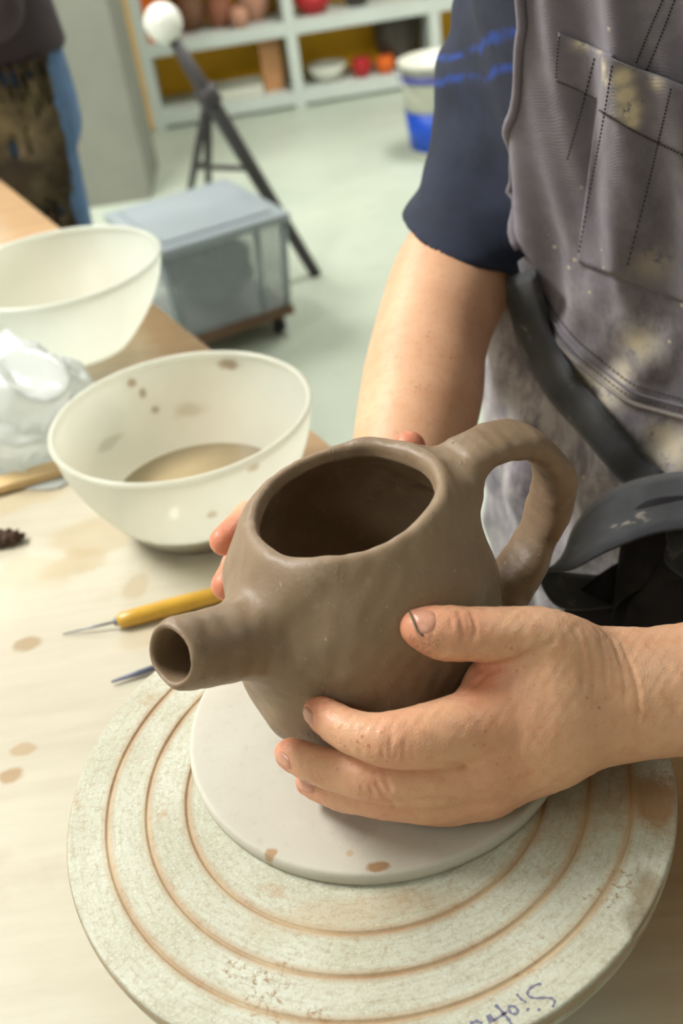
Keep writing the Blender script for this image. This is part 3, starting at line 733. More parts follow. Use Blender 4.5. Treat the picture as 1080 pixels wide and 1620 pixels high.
def march(fn, px, py, t0=.36, t1=1.0, n=900):
    ts = np.linspace(t0, t1, n); r = ray(px, py); P = CAM_C + ts[:, None] * r; v = fn(P)
    i = int(np.argmax(v < 0))
    if v[i] >= 0: return None
    a, b = ts[i - 1], ts[i]
    return CAM_C + r * (a + (b - a) * v[i - 1] / (v[i - 1] - v[i]))
def px_line(fn, pts, n): 
    out = [march(fn, *q) for q in spline(pts, n)]; return np.array([o for o in out if o is not None])
creases = []
def crease(fn, pts, depth, w, n=9):
    creases.append((px_line(fn, pts, n), depth, w))
for l, d, w in [([(725, 965), (730, 985), (733, 1002), (729, 1016)], .0011, .0011), ([(743, 967), (751, 985), (751, 1002), (743, 1019)], .0011, .0011), ([(736, 968), (741, 986), (742, 1002), (737, 1014)], .0006, .0008), ([(712, 972), (714, 988), (714, 1000)], .0004, .0009),
                ([(853, 1022), (836, 1037), (817, 1047), (794, 1052), (772, 1057), (755, 1058)], .0030, .0020), ([(794, 1053), (772, 1063), (757, 1077), (746, 1091)], .0014, .0013), ([(880, 1010), (866, 1020), (850, 1028)], .0008, .0013),
                ([(619, 1160), (617, 1182), (617, 1203)], .0009, .0011), ([(640, 1165), (639, 1186), (637, 1206)], .0009, .0011), ([(629, 1178), (628, 1192), (624, 1206)], .0006, .0009), ([(606, 1172), (605, 1190), (607, 1200)], .0004, .0009),
                ([(529, 1162), (532, 1172), (536, 1182)], .0006, .0010), ([(524, 1163), (527, 1172)], .0004, .0008),
                ([(594, 1233), (600, 1246), (608, 1258)], .0010, .0011), ([(607, 1228), (614, 1243), (620, 1257)], .0008, .0010), ([(584, 1240), (588, 1250), (594, 1258)], .0007, .0010), ([(570, 1240), (574, 1250)], .0004, .0009),
                ([(492, 1222), (499, 1232), (507, 1238)], .0006, .0010), ([(500, 1218), (506, 1228), (513, 1236)], .0004, .0009), ([(618, 1264), (625, 1277)], .0007, .0010), ([(548, 1262), (552, 1274)], .0005, .0010),
                ([(948, 1003), (957, 1045), (958, 1095)], .0008, .0010), ([(979, 1010), (1004, 1070), (1011, 1120), (1004, 1171)], .0009, .0011), ([(929, 1010), (941, 1062), (936, 1120)], .0006, .0013), ([(966, 1005), (986, 1068), (990, 1130)], .0005, .0013), ([(915, 1005), (924, 1060), (918, 1110)], .0004, .0012)]:
    crease(left_hand, l, d, w)
for l, d, w in [([(640, 1213), (690, 1209), (722, 1207), (742, 1214)], .0020, .0012), ([(622, 1267), (660, 1262), (700, 1259), (740, 1266)], .0015, .0012)]: crease(left_hand, l, d, w)
fine = Waves(.004, .010, 14, 55)
def left_detail(P):
    d = left_hand(P); near = np.abs(d) < .01
    if not near.any(): return d
    Q = P[near]; c = np.zeros(len(Q))
    for line, dep, w in creases:
        lo = line.min(0) - 4 * w; hi = line.max(0) + 4 * w
        m = ((Q > lo) & (Q < hi)).all(1)
        if not m.any(): continue
        X = Q[m]; dd = np.full(len(X), 9.0); n = len(line); tt = np.zeros(len(X))
        for i in range(n - 1):
            a = line[i]; ba = line[i + 1] - a; q = X - a; t_ = np.clip(q @ ba / (ba @ ba), 0, 1); e = np.linalg.norm(q - t_[:, None] * ba, axis=1)
            b = e < dd; dd[b] = e[b]; tt[b] = (i + t_[b]) / (n - 1)
        c[m] += dep * np.exp(-(dd / w) ** 2) * np.clip(4.5 * tt * (1 - tt), .15, 1)
    d[near] += c + fine(Q) * .00009
    return d
Vl, Ql = sdf_mesh(left_detail, at(430, 1130, .5) - np.array([.03, .07, .075]), at(1330, 1075, .515) + np.array([.0, .09, .12]), .00095)
Vr, Qr = sdf_mesh(right_hand, (-.11, .05, ZW - .05), (.26, .54, 1.20), .0018)

SH_R = at(855, 0, .80) + np.array([.03, .02, .12]); SH_L = TC + LF * .19 + np.array([0, 0, SH_R[2]]) + FW * .08
NECK = TC + np.array([0, 0, 1.42]) + FW * .14; HEAD = TC + np.array([0, 0, 1.575]) + FW * .22
HR = np.stack([FW, LF, np.array([0, 0, 1.])], 1)
def body_sdf(P):
    d = torso_sdf(P, -.02, .72, 1.40)
    fa = chain(P, [(L_ARM[-3][0], L_ARM[-3][1] * .985), (L_ARM[-1][0], L_ARM[-1][1] * .998), (EL_L, .045)], .004, view, 1.18)
    d = smin(d, smin(fa, chain(P, [(EL_L, .045), (SH_L, .056)], .02), .02), .03)
    d = smin(d, chain(P, [(R_ARM[0][0], .0455), (SH_R, .058)], .02), .03)
    for s in (-1, 1):
        hip = TC + LF * s * .10 + np.array([0, 0, .80]); kn = TC + LF * s * .11 + np.array([0, 0, .46]) + FW * .02; an = TC + LF * s * .11 + np.array([0, 0, .09])
        d = smin(d, chain(P, [(hip, .095), (kn, .06), (an, .042)], .03), .04)
        d = smin(d, rcone(P, an - FW * .03 - np.array([0, 0, .045]), an + FW * .15 - np.array([0, 0, .055]), .04, .03), .03)
    d = smin(d, rcone(P, NECK - np.array([0, 0, .06]), HEAD - np.array([0, 0, .06]), .06, .055), .04)
    hd_ = smin(ellip(P, HEAD, (.098, .076, .115), HR), ellip(P, HEAD + FW * .045 - np.array([0, 0, .055]), (.055, .055, .065), HR), .04)
    hd_ = smin(hd_, rcone(P, HEAD + FW * .095 + np.array([0, 0, .02]), HEAD + FW * .118 - np.array([0, 0, .025]), .010, .016), .015)
    for s in (-1, 1):
        hd_ = smin(hd_, ellip(P, HEAD + LF * s * .077 - FW * .01, (.018, .009, .032), HR), .008)
        hd_ = smax(hd_, -(np.linalg.norm(P - (HEAD + FW * .100 + LF * s * .032 + np.array([0, 0, .012])), axis=1) - .014), .016)
        hd_ = smin(hd_, np.linalg.norm(P - (HEAD + FW * .083 + LF * s * .032 + np.array([0, 0, .010])), axis=1) - .0125, .002)
    hd_ = smin(hd_, rcone(P, HEAD + FW * .095 + LF * .018 - np.array([0, 0, .062]), HEAD + FW * .095 - LF * .018 - np.array([0, 0, .062]), .010, .010), .008)
    return smin(d, hd_, .02)
Vb, Qb = sdf_mesh(body_sdf, (-.02, -.12, .0), (.66, .80, 1.74), .009, newton=1)
t = NT('skin')
nA = t.noise(26, 5); nB = t.noise(150, 5, .6)
base = t.ramp(nA, .3, .72, lin((214, 164, 130)), lin((230, 184, 150)))
base = t.mix(t.math('MULTIPLY', t.ramp(nB, .50, .70), .38), base, lin((206, 138, 104)))
base = t.mix(t.math('MULTIPLY', t.attr('red'), .75), base, lin((206, 112, 84)))
fre = t.math('MULTIPLY', t.ramp(t.vor(230), .14, .24, (1, 1, 1, 1), (0, 0, 0, 1)), t.ramp(t.noise(30, 3), .52, .66))
base = t.mix(t.math('MULTIPLY', fre, .6), base, lin((168, 96, 54)))
base = t.mix(t.math('MULTIPLY', t.attr('grime'), t.ramp(t.noise(420, 4, .7), .42, .66)), base, lin((118, 88, 64)))
sk = t.bump(t.vor(1000), .30, .0005); sk = t.bump(t.noise(420, 4, .6), .22, .0006, sk)
m_skin = t.fin(base, .42, sk, Subsurface_Weight=.22, Subsurface_Radius=(.006, .0025, .0012), Subsurface_Scale=.6, Specular_IOR_Level=.4)
V = np.vstack([Vl, Vr, Vb]); Q = np.vstack([Ql, Qr + len(Vl), Qb + len(Vl) + len(Vr)])
person = mesh('person', V, Q, m_skin)
tag(person, 'person in a stained grey apron and navy shirt holding the clay teapot', 'person')
red = np.zeros(len(V)); grime = np.zeros(len(V))
for k in LH:
    red = np.maximum(red, np.exp(-(np.linalg.norm(V - LH0[k][-1][0], axis=1) / .013) ** 2)); red = np.maximum(red, .55 * np.exp(-(np.linalg.norm(V - LH0[k][2][0], axis=1) / .013) ** 2)); red = np.maximum(red, .35 * np.exp(-(np.linalg.norm(V - LH0[k][0][0], axis=1) / .02) ** 2))
for c in R_F: red = np.maximum(red, 1.1 * np.exp(-(np.linalg.norm(V - c[-1][0], axis=1) / .02) ** 2))
red = np.maximum(red, 1.1 * np.exp(-(np.linalg.norm(V - R_TH[-1][0], axis=1) / .022) ** 2)); red = np.maximum(red, .8 * np.exp(-(np.linalg.norm(V - L_TH[-1][0], axis=1) / .014) ** 2))
red = np.maximum(red, .7 * np.exp(-(np.linalg.norm(V - at(770, 1070, .465), axis=1) / .014) ** 2)); red = np.maximum(red, .45 * np.exp(-(np.linalg.norm(V - at(735, 990, .45), axis=1) / .012) ** 2))
for px, py, rr_, a_ in [(672, 1018, .006, .9), (686, 1012, .004, .8), (665, 1022, .004, .8), (520, 1110, .006, .4), (450, 1172, .006, .5)]:
    c = march(left_hand, px, py)
    if c is not None: grime = np.maximum(grime, a_ * np.exp(-(np.linalg.norm(V - c, axis=1) / rr_) ** 2))
fattr(person, 'red', np.clip(red, 0, 1)); fattr(person, 'grime', grime)

t = NT('fingernail')
m_nail = t.fin(t.ramp(t.noise(260, 3), .3, .7, lin((184, 126, 104)), lin((204, 152, 128))), .32)
m_nailclay = simple('nail edge clay', (112, 98, 76), .7, .2, 300, 0)
def patch(name, fn, outline, off, mat, parent, rings=5):
    o = np.array(spline(np.vstack([outline, outline[:1]]), 28)[:-1]); c = o.mean(0); V = [march(fn, *c)]; F = []
    for k in range(1, rings + 1):
        for q in o:
            m_ = march(fn, *(c + (q - c) * k / rings)); V.append(m_ if m_ is not None else V[-1])
    V = np.array(V); n = len(o)
    nr = sdf_normals(fn, V, .0012); h = np.array([1.0] + [1 - (k / rings) ** 6 for k in range(1, rings + 1) for _ in range(n)])
    V = V + nr * (off * h - .0002 * (1 - h))[:, None]
    for i in range(n): F.append((0, 1 + (i + 1) % n, 1 + i))
    for k in range(rings - 1):
        for i in range(n): a = 1 + k * n; F.append((a + i, a + (i + 1) % n, a + n + (i + 1) % n, a + n + i))
    return mesh(name, V, F, mat, parent)
nails = [patch('fingernail', left_hand, [(644, 962), (654, 984), (661, 999), (670, 1005), (684, 1001), (690, 990), (690, 974), (682, 966), (662, 961)], .0007, m_nail, person),
         patch('fingernail', left_hand, [(476, 1120), (484, 1117), (494, 1126), (497, 1148), (490, 1146), (481, 1134)], .0006, m_nail, person),
         patch('fingernail', left_hand, [(433, 1191), (444, 1187), (457, 1200), (462, 1218), (452, 1214), (437, 1204)], .0006, m_nail, person),
         patch('fingernail', left_hand, [(467, 1232), (480, 1232), (495, 1241), (498, 1255), (484, 1254), (470, 1245)], .0006, m_nail, person)]
ln = px_line(lambda P: left_hand(P) - .0005, [(644, 961), (654, 983), (660, 998), (669, 1006)], 12)
tube('nail_edge', ln, [.0003] + [.0006] * (len(ln) - 2) + [.0003], m_nailclay, nails[0], 6)

# ------------------------------------------------------------------ the potter: shirt
t = NT('navy striped jersey')
sxy = t.n('ShaderNodeSeparateXYZ')
upd = (SH_R - R_ARM[0][0]) / np.linalg.norm(SH_R - R_ARM[0][0])
dt = t.n('ShaderNodeVectorMath', operation='DOT_PRODUCT'); t.t.links.new(t.co, dt.inputs[0]); dt.inputs[1].default_value = tuple(upd)
hem0 = float(upd @ R_ARM[0][0])
al = t.math('SUBTRACT', dt.outputs['Value'], hem0)
al = t.math('ADD', al, t.math('MULTIPLY', t.math('SUBTRACT', t.noise(14, 3), .5), .022))
st = None
for p0, w0 in ((.088, .0016), (.104, .0010), (.165, .016)):
    k = t.ramp(t.math('ABSOLUTE', t.math('SUBTRACT', al, p0)), w0 * .6, w0, (1, 1, 1, 1), (0, 0, 0, 1)); st = k if st is None else t.math('MAXIMUM', st, k)
base = t.ramp(t.noise(40, 4), .3, .7, lin((26, 31, 47)), lin((38, 45, 65)))
base = t.mix(t.math('MULTIPLY', st, t.ramp(t.noise(60, 4), .3, .55)), base, lin((30, 62, 140)))
m_shirt = t.fin(base, .9, t.bump(t.noise(800, 3), .4, .0006))
hemP = at(742, 386, .80); hemN = np.array([.42, .06, .9]); hemN /= np.linalg.norm(hemN)
fold = Waves(.035, .09, 12, 77)
EL_d = (SH_L - EL_L) / np.linalg.norm(SH_L - EL_L)
def shirt_sdf(P):
    d = torso_sdf(P, -.010, .80, 1.425)
    s = chain(P, [(R_ARM0[2][0], .0500), (R_ARM0[1][0], .0515), (R_ARM0[0][0], .0530), (R_ARM0[0][0] + upd * .1, .055), (SH_R, .064)], .02)
    s = smax(s + fold(P * np.array([.5, .5, 1.6])) * .0011, (hemP - P) @ hemN, .004)
    s = np.maximum(s, -smax(chain(P, [(R_ARM0[2][0], .0448), (R_ARM0[1][0], .0458), (R_ARM0[0][0], .0470), (R_ARM0[0][0] + upd * .05, .0470)], .01), (P - hemP) @ hemN - .02, .004))
    s2 = chain(P, [(EL_L, .052), (SH_L, .062)], .02); s2 = smax(s2, (EL_L + EL_d * .06 - P) @ EL_d, .004)
    d = smin(smin(d, s, .03), s2, .03)
    nk = rcone(P, NECK - np.array([0, 0, .1]), NECK + np.array([0, 0, .08]), .062, .062); return np.maximum(d, -nk)
V, Q = sdf_mesh(shirt_sdf, (.0, -.10, .74), (.66, .80, 1.48), .0034)
shirt = mesh('shirt', V, Q, m_shirt, person)

# ------------------------------------------------------------------ the potter: apron
def a_rad(th, z):
    """distance of the apron cloth from the torso axis, folds included"""
    a = np.interp(z, TZs, TA) + .004; b = np.interp(z, TZs, TB) + .004
    r = (np.abs(np.cos(th) / b) ** TE + np.abs(np.sin(th) / a) ** TE) ** (-1 / TE)
    up = np.clip((z - .99) / .08, 0, 1)
    f = .0062 * np.sin(th * 13 + 2.2 * np.sin(z * 9) + .8) + .0036 * np.sin(th * 23 - z * 8 + 1.1) + .0012 * np.sin(th * 41 + z * 21)
    g = .0050 * np.sin(th * 9 + z * 15) + .0026 * np.sin(th * 17 - z * 34 + 1) + .0018 * np.sin(z * 75 + th * 9) + .0010 * np.sin(z * 120 - th * 25)
    r = r + f * up * np.clip((th + .95) / .30, .12, 1) + g * (1 - up)
    r = r + .010 * np.exp(-((z - .985) / .05) ** 2) * 0
    return r
def a_pt(th, z, off=0.0):
    r = a_rad(th, z) + off; c = np.cos(th) * r + lean(z); s = np.sin(th) * r
    return np.stack([TC[0] + c * FW[0] + s * LF[0], TC[1] + c * FW[1] + s * LF[1], z + 0 * th], -1)
def a_imp(P):
    x, y = torso_co(P); th = np.arctan2(y, x); return np.hypot(x, y) - a_rad(th, P[:, 2])
def a_hit(px, py, off=0.0):
    p = march(lambda P: a_imp(P) - off, px, py, .45, 1.25, 1200)
    return p
def a_thz(px, py):
    p = a_hit(px, py)
    if p is None: return None
    x, y = torso_co(p[None]); return float(np.arctan2(y, x)[0]), float(p[2])
eb = [a_thz(*q) for q in ((826, 40), (812, 180), (806, 300), (832, 405))]
print('bib edge', eb)
bib_z = [e[1] for e in eb if e][::-1]; bib_t = [e[0] for e in eb if e][::-1]
def th_min(z):
    tb_ = np.interp(z, bib_z, bib_t); k = np.clip((z - .955) / (max(bib_z[0], 1.0) - .955), 0, 1); k = k ** .6
    return -1.85 * (1 - k) + tb_ * k
NU, NZ = 260, 300
zz = np.linspace(.50, 1.33, NZ); V = []; 
for z in zz:
    t0 = th_min(np.array(z)); ths = np.linspace(t0, 1.85 if z < .97 else .95 + .9 * max(0, (1.05 - z) / .08) if z < 1.05 else .95, NU)
    V.append(a_pt(ths, np.full(NU, z)))
V = np.concatenate(V); I = np.arange(NU * NZ).reshape(NZ, NU)
Q = np.stack([I[:-1, :-1], I[:-1, 1:], I[1:, 1:], I[1:, :-1]], -1).reshape(-1, 4)
t = NT('grey twill apron')
n1 = t.noise(11, 5); n2 = t.noise(40, 6, .65); n3 = t.noise(34, 7, .75, t.scale((1, 1, .5)))
base = t.ramp(n1, .3, .7, lin((92, 88, 98)), lin((122, 117, 127)))
base = t.mix(t.math('MULTIPLY', t.ramp(n2, .45, .75), .45), base, lin((138, 132, 138)))
dust = t.math('MULTIPLY', t.attr('dust'), t.ramp(n3, .41, .58))
base = t.mix(t.math('MULTIPLY', dust, .85), base, lin((186, 181, 184)))
base = t.mix(t.math('MULTIPLY', t.math('MULTIPLY', t.attr('dust'), t.ramp(t.noise(22, 6, .7), .55, .66)), .6), base, lin((82, 70, 66)))
base = t.mix(t.math('MULTIPLY', t.attr('paint'), t.ramp(t.noise(90, 5, .7), .36, .46)), base, lin((206, 194, 166)))
base = t.mix(t.math('MULTIPLY', t.ramp(t.vor(75), .10, .12, (1, 1, 1, 1), (0, 0, 0, 1)), t.ramp(t.noise(18, 2), .55, .62)), base, lin((190, 180, 158)))
tw = t.n('ShaderNodeTexWave'); tw.inputs['Scale'].default_value = 420; tw.inputs['Distortion'].default_value = 1.5; tw.bands_direction = 'DIAGONAL'; t.t.links.new(t.co, tw.inputs['Vector'])
m_apron = t.fin(base, .92, t.bump(n2, .25, .002, t.bump(tw.outputs['Fac'], .25, .0005)), Sheen_Weight=.15)
apron = solid(mesh('apron', V, Q, m_apron, person), .0022, -1)
dust_a = np.clip((1.0 - V[:, 2]) / .10, 0, 1) * .9; paint = np.zeros(len(V))
for px, py, r, s in [(790, 560, .05, .9), (840, 640, .06, 1), (980, 600, .035, .8), (1010, 540, .03, .9), (900, 480, .03, .5), (900, 400, .03, .3), (860, 760, .06, 1), (1000, 330, .02, .3)]:
    h = a_hit(px, py)
    if h is not None: dust_a = np.maximum(dust_a, s * np.exp(-(np.linalg.norm(V - h, axis=1) / r) ** 2))
for px, py, r, s in [(1010, 545, .011, .9), (985, 590, .010, .8), (960, 620, .014, .8), (1050, 690, .012, .8), (930, 600, .012, .7), (1060, 710, .016, .8)]:
    h = a_hit(px, py)
    if h is not None: paint = np.maximum(paint, s * np.exp(-(np.linalg.norm(V - h, axis=1) / r) ** 2))
fattr(apron, 'dust', np.clip(dust_a, 0, 1)); fattr(apron, 'paint', paint)

def px_patch(name, tl, tr, br, bl, off, mat, parent, nu=40, nv=40, th=.0018):
    V = []; last = None
    for j in range(nv):
        for i in range(nu):
            u = i / (nu - 1); v = j / (nv - 1)
            q = (np.array(tl) * (1 - u) + np.array(tr) * u) * (1 - v) + (np.array(bl) * (1 - u) + np.array(br) * u) * v
            h = a_hit(q[0], q[1], off); last = h if h is not None else last; V.append(last)
    I = np.arange(nu * nv).reshape(nv, nu); Q = np.stack([I[1:, :-1], I[1:, 1:], I[:-1, 1:], I[:-1, :-1]], -1).reshape(-1, 4)
    o = solid(mesh(name, np.array(V), Q, mat, parent), th, -1); fattr(o, 'dust', np.full(len(V), .15)); return o
def paint_on(o, spots):
    V = np.array([v.co for v in o.data.vertices]); p = np.zeros(len(V))
    for px, py, r, s in spots:
        h = a_hit(px, py, .004)
        if h is not None: p = np.maximum(p, s * np.exp(-(np.linalg.norm(V - h, axis=1) / r) ** 2))
    fattr(o, 'paint', p)
pk = px_patch('pocket', (953, 90), (1250, 204), (1170, 512), (912, 415), .0026, m_apron, apron, 60, 40)
paint_on(pk, [(1030, 420, .012, .4)])
hemA = px_patch('pocket_hem', (883, 52), (968, 90), (944, 160), (878, 130), .0024, m_apron, apron, 24, 12)
paint_on(hemA, [(918, 68, .004, 1.2), (944, 76, .0035, 1.0)])
hemB = px_patch('pocket_hem', (951, 88), (1250, 202), (1244, 330), (946, 176), .0050, m_apron, apron, 64, 16)
paint_on(hemB, [(955, 104, .0035, 1.3), (958, 125, .003, 1), (985, 122, .005, 1.3), (990, 150, .005, 1.5), (996, 175, .0055, 1.5), (1000, 192, .004, 1.3), (1040, 130, .004, .7)])
m_thread = simple('black thread', (28, 24, 26), .8, .1, 200, 0)
m_seam = simple('pale worn seam', (136, 128, 124), .9, .25, 60, .3, 200)
def stitches(pts, off, parent, n=40, w=.0005, name='stitching', duty=.62, mat=None):
    L = [a_hit(*q, off) for q in spline(pts, n * 3)]; V = []; F = []
    for k in range(n):
        a = L[k * 3]; b = L[min(k * 3 + 2, len(L) - 1)]
        if a is None or b is None or np.linalg.norm(a - b) > .03: continue
        tg = b - a; nn = np.cross(tg, CAM_C - a); nn /= np.linalg.norm(nn) + 1e-9; up = np.cross(nn, tg); up /= np.linalg.norm(up) + 1e-9
        if up @ (CAM_C - a) < 0: up = -up
        k0 = len(V); m_ = (a + b) / 2 + up * w
        V += [a + nn * w, a - nn * w, b - nn * w, b + nn * w, m_ + nn * w * .6, m_ - nn * w * .6]
        F += [(k0, k0 + 1, k0 + 5, k0 + 4), (k0 + 4, k0 + 5, k0 + 2, k0 + 3), (k0, k0 + 4, k0 + 3), (k0 + 1, k0 + 2, k0 + 5)]
    if V: mesh(name, np.array(V), F, mat or m_thread, parent, False)
stitches([(879, 128), (910, 141), (942, 157)], .0030, hemA, 16); stitches([(947, 174), (1000, 206), (1080, 246), (1240, 328)], .0056, hemB, 60)
stitches([(884, 58), (881, 92), (879, 124)], .0030, hemA, 12); stitches([(940, 92), (918, 180), (897, 252)], .0030, apron, 26)
stitches([(968, 104), (952, 200), (935, 290), (915, 400)], .0060, pk, 44); stitches([(1061, 140), (1042, 220), (1023, 302), (992, 420)], .0060, pk, 44)
stitches([(1180, 180), (1150, 290), (1110, 460)], .0060, pk, 44); stitches([(1048, 0), (1026, 50), (1006, 100)], .0012, apron, 20); stitches([(1067, 0), (1046, 55), (1022, 112)], .0012, apron, 20)
waist = [(846, 486), (868, 522), (898, 560), (939, 595), (991, 634), (1040, 650), (1110, 668)]
wl = np.array([a_hit(*q, .0012) for q in spline(waist, 60)])
_x, _y = torso_co(wl[-1:]); _t = float(np.arctan2(_y, _x)[0]); wl = np.vstack([wl, [a_pt(np.array(u), wl[-1][2] - .004 * (u - _t), .0012) for u in np.linspace(_t, 1.5, 60)[2:]]])
tube('waist_seam', wl, .0016, m_seam, apron, 8); tube('waist_seam', np.array([a_hit(q[0] + 6, q[1] - 16, .0010) for q in spline(waist, 60)]), .0010, m_apron, apron, 6)
stitches([(x + 3, y - 8) for x, y in waist], .0014, apron, 50); stitches([(x + 10, y - 26) for x, y in waist], .0014, apron, 50)
bibe = np.array([a_pt(np.array(th_min(np.array(z)) + .004), np.array(z), .001) for z in np.linspace(bib_z[0] + .005, 1.325, 60)])
tube('bib_hem', bibe, .0032, m_apron, apron, 8)

# straps and bow
t = NT('dark webbing')
b0 = t.ramp(t.noise(60, 5), .3, .7, lin((34, 36, 41)), lin((54, 56, 61)))
b0 = t.mix(t.math('MULTIPLY', t.ramp(t.noise(30, 6, .7), .62, .68), .7), b0, lin((150, 142, 126)))
m_strap = t.fin(b0, .9, t.bump(t.noise(900, 3, .5, t.scale((1, 1, 3))), .5, .0006), Sheen_Weight=.2)
def ribbon(name, C, W, mat, parent, th=.0018, nw=7, sag=0.0, n=50):
    C = spline(C, n); W = spline(W, n); V = []
    for c, w in zip(C, W):
        for k in range(nw):
            u = k / (nw - 1) - .5; V.append(c + w * u)
    I = np.arange(n * nw).reshape(n, nw); Q = np.stack([I[:-1, :-1], I[:-1, 1:], I[1:, 1:], I[1:, :-1]], -1).reshape(-1, 4)
    return solid(mesh(name, np.array(V), Q, mat, parent), th, 0)
cl = [(818, 412), (824, 445), (831, 480), (848, 542), (887, 611), (939, 671), (991, 732), (1030, 768)]
C = []; Wd = []
sc_ = spline(cl, 30)
for i, q in enumerate(sc_):
    tg = sc_[min(i + 1, 29)] - sc_[max(i - 1, 0)]; nn = np.array([-tg[1], tg[0]]); nn = nn / np.linalg.norm(nn) * (27 if i > 6 else 24)
    of = -.012 + .018 * min(1, i / 4)
    a = a_hit(*(q + nn), of); b = a_hit(*(q - nn), of); c = a_hit(*q, of + .001)
    if a is None or b is None or c is None: continue
    C.append(c); Wd.append(a - b)
ribbon('strap', C, Wd, m_strap, apron)
bow = ribbon('bow_loop', [at(1150, 785, .655), at(1040, 795, .665), at(960, 824, .675), at(905, 868, .68), at(874, 903, .682), at(890, 932, .69), at(960, 935, .71), at(1060, 915, .72), at(1150, 890, .72)],
             [at(1004, 756, .71) - at(1012, 842, .650)] * 3 + [at(940, 800, .71) - at(939, 860, .668)] + [at(913, 905, .695) - at(875, 915, .680)] + [at(960, 900, .735) - at(950, 950, .70)] * 4, m_strap, apron)
t = NT('black cotton'); m_blackcloth = t.fin(t.ramp(t.noise(50, 4), .3, .7, lin((22, 20, 24)), lin((40, 37, 41))), .95, t.bump(t.noise(500, 3), .4, .0008))
ribbon('bow_tail', [at(1075, 850, .69), at(1030, 880, .69), at(985, 930, .695), at(950, 1000, .70), at(930, 1070, .71)], [np.array([.05, .02, .0]), np.array([.055, .0, .01]), np.array([.06, -.01, .01]), np.array([.06, -.02, .01]), np.array([.05, -.02, .0])], m_blackcloth, apron)
ribbon('bow_tail', [at(1090, 850, .68), at(1080, 900, .675), at(1060, 960, .68), at(1050, 1040, .69), at(1050, 1120, .70)], [np.array([.045, .03, 0]), np.array([.05, .01, .01]), np.array([.05, -.02, .01]), np.array([.05, -.02, 0]), np.array([.05, -.02, 0])], m_blackcloth, apron)
ribbon('bow_loop', [at(1150, 855, .67), at(1080, 850, .665), at(1020, 862, .67), at(980, 900, .685), at(985, 945, .70), at(1050, 950, .71), at(1150, 930, .70)], [np.array([.0, .02, .05])] * 3 + [np.array([.01, .02, .045])] * 4, m_blackcloth, apron)
knot_c = at(1125, 845, .665)
V, Q = sdf_mesh(lambda P: ellip(P, knot_c, (.030, .022, .026)) + fold(P * 2.2) * .003, knot_c - .05, knot_c + .05, .003)
mesh('knot', V, Q, m_strap, apron)

# trousers and hair (outside the picture)
m_trs = simple('dark trousers', (44, 44, 52), .9, .12, 20, .3)
def trs(P):
    d = torso_sdf(P, -.006, .74, 1.0)
    for s in (-1, 1):
        d = smin(d, chain(P, [(TC + LF * s * .10 + np.array([0, 0, .80]), .102), (TC + LF * s * .11 + np.array([0, 0, .46]) + FW * .02, .075), (TC + LF * s * .11 + np.array([0, 0, .12]), .07)], .03), .03)
    return d
V, Q = sdf_mesh(trs, (-.0, -.0, .02), (.68, .75, 1.06), .012, newton=1); mesh('trousers', V, Q, m_trs, person)
m_hair = simple('brown hair', (70, 48, 34), .7, .3, 60, .6, 120)
V, Q = sdf_mesh(lambda P: np.maximum(ellip(P, HEAD + np.array([0, 0, .012]) - FW * .008, (.103, .083, .118), HR), ((P - HEAD) @ FW) * .9 - (P[:, 2] - HEAD[2]) * .7 - .045 + .09 * np.clip((P - HEAD) @ FW / .1, -1, 1) * 0 - .0), HEAD - .15, HEAD + .15, .006)
mesh('hair', V, Q, m_hair, person)

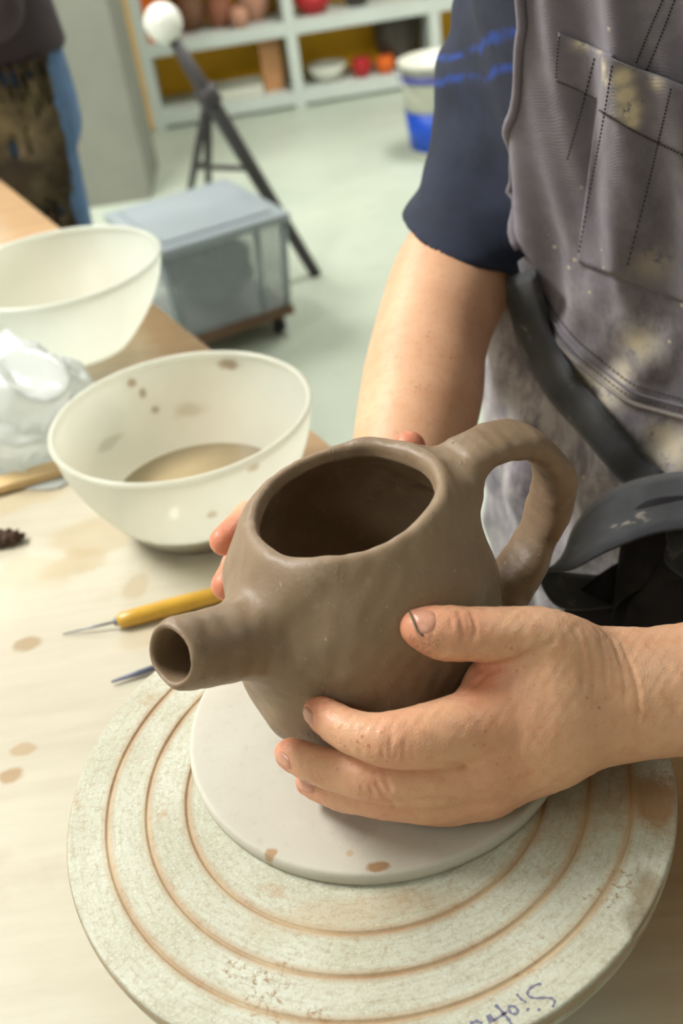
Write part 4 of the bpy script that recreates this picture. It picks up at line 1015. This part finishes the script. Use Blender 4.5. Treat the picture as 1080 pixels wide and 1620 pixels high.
# ------------------------------------------------------------------ second person at the far end of the table
T2 = np.array([*(tn * .285 + td * -1.83), 0.0]); S2 = .92; DZ2 = .06
P2 = lambda P, off, lo, hi: torso_sdf(P, off, lo, hi, T2, FW, LF, DZ2, S2)
m_jeans = simple('blue denim', (88, 118, 158), .9, .25, 30, .3, 300)
m_top2 = simple('dark plum knit', (64, 54, 60), .9, .1, 20, .3, 200)
t = NT('olive apron with dried clay')
m_ap2 = t.fin(t.mix(t.ramp(t.noise(8, 5), .48, .66), t.ramp(t.noise(20, 4), .3, .7, lin((44, 34, 20)), lin((66, 52, 32))), lin((120, 106, 78))), .9, t.bump(t.noise(60), .3, .003))
m_shoe = simple('black shoe', (30, 28, 28), .6)
def body2(P):
    d = P2(P, -.02, .74, 1.40); H2 = T2 + np.array([0, 0, 1.64]) + FW * .06
    for s in (-1, 1):
        d = smin(d, chain(P, [(T2 + LF * s * .09 + np.array([0, 0, .86]), .070), (T2 + LF * s * .1 + np.array([0, 0, .48]), .055), (T2 + LF * s * .1 + np.array([0, 0, .09]), .04)], .03), .04)
        d = smin(d, rcone(P, T2 + LF * s * .1 + np.array([0, 0, .045]) - FW * .03, T2 + LF * s * .1 + np.array([0, 0, .035]) + FW * .14, .04, .03), .02)
        sh = T2 + LF * s * .175 + np.array([0, 0, 1.38]); el = T2 + LF * s * .22 + np.array([0, 0, 1.10]) + FW * .05; wr = T2 + LF * s * .12 + np.array([0, 0, 1.03]) + FW * .26
        d = smin(d, chain(P, [(sh, .05), (el, .04), (wr, .027), (wr + FW * .09 - np.array([0, 0, .02]), .024)], .02), .03)
        for q in range(4): d = smin(d, rcone(P, wr + FW * .09 + LF * (q - 1.5) * .017 - np.array([0, 0, .02]), wr + FW * .15 + LF * (q - 1.5) * .019 - np.array([0, 0, .045]), .009, .007), .006)
        d = smin(d, rcone(P, wr + FW * .05 - LF * s * .02, wr + FW * .10 - LF * s * .045 - np.array([0, 0, .02]), .010, .008), .008)
    d = smin(d, rcone(P, H2 - np.array([0, 0, .24]), H2 - np.array([0, 0, .05]), .055, .05), .04)
    d = smin(d, smin(ellip(P, H2, (.095, .074, .112), HR), rcone(P, H2 + FW * .09 + np.array([0, 0, .01]), H2 + FW * .112 - np.array([0, 0, .025]), .009, .014), .012), .02)
    return d
bl = T2 - np.array([.42, .42, 0]); bh = T2 + np.array([.42, .42, 1.8])
V, Q = sdf_mesh(body2, bl, bh, .011, newton=1)
p2 = mesh('person', V, Q, m_skin); tag(p2, 'person in an olive apron and blue jeans standing further along the table', 'person')
def jeans(P):
    d = P2(P, -.008, .78, 1.02)
    for s in (-1, 1): d = smin(d, chain(P, [(T2 + LF * s * .09 + np.array([0, 0, .86]), .096), (T2 + LF * s * .1 + np.array([0, 0, .48]), .07), (T2 + LF * s * .1 + np.array([0, 0, .11]), .065)], .03), .03)
    return d
V, Q = sdf_mesh(jeans, bl, bh, .011, newton=1); mesh('jeans', V, Q, m_jeans, p2)
def top2(P):
    d = smax(P2(P, .002, .80, 1.42), (.995 - P[:, 2]), .01)
    for s in (-1, 1): d = smin(d, chain(P, [(T2 + LF * s * .175 + np.array([0, 0, 1.38]), .06), (T2 + LF * s * .22 + np.array([0, 0, 1.10]) + FW * .05, .052), (T2 + LF * s * .16 + np.array([0, 0, 1.06]) + FW * .16, .044)], .02), .03)
    return d
V, Q = sdf_mesh(top2, bl, bh, .011, newton=1); mesh('sweater', V, Q, m_top2, p2)
w = Waves(.08, .2, 8, 91)
def ap2(P):
    d = smax(P2(P, .012, .40, 1.4) + w(P) * .003, P[:, 2] - 1.005, .01); x, y = torso_co(P, T2)
    return np.maximum(np.maximum(d, -P2(P, .003, .2, 1.5)), -(x + .045 - .10 * np.clip(1.0 - P[:, 2], 0, .6)))
V, Q = sdf_mesh(ap2, bl, bh, .008, newton=1); mesh('apron', V, Q, m_ap2, p2)
V, Q = sdf_mesh(lambda P: np.maximum(ellip(P, T2 + np.array([0, 0, 1.655]) + FW * .045, (.10, .081, .118), HR), ((P - T2 - FW * .06) @ FW) * .9 - (P[:, 2] - 1.64) * .7 - .045), bl, bh, .011, newton=1); mesh('hair', V, Q, m_hair, p2)
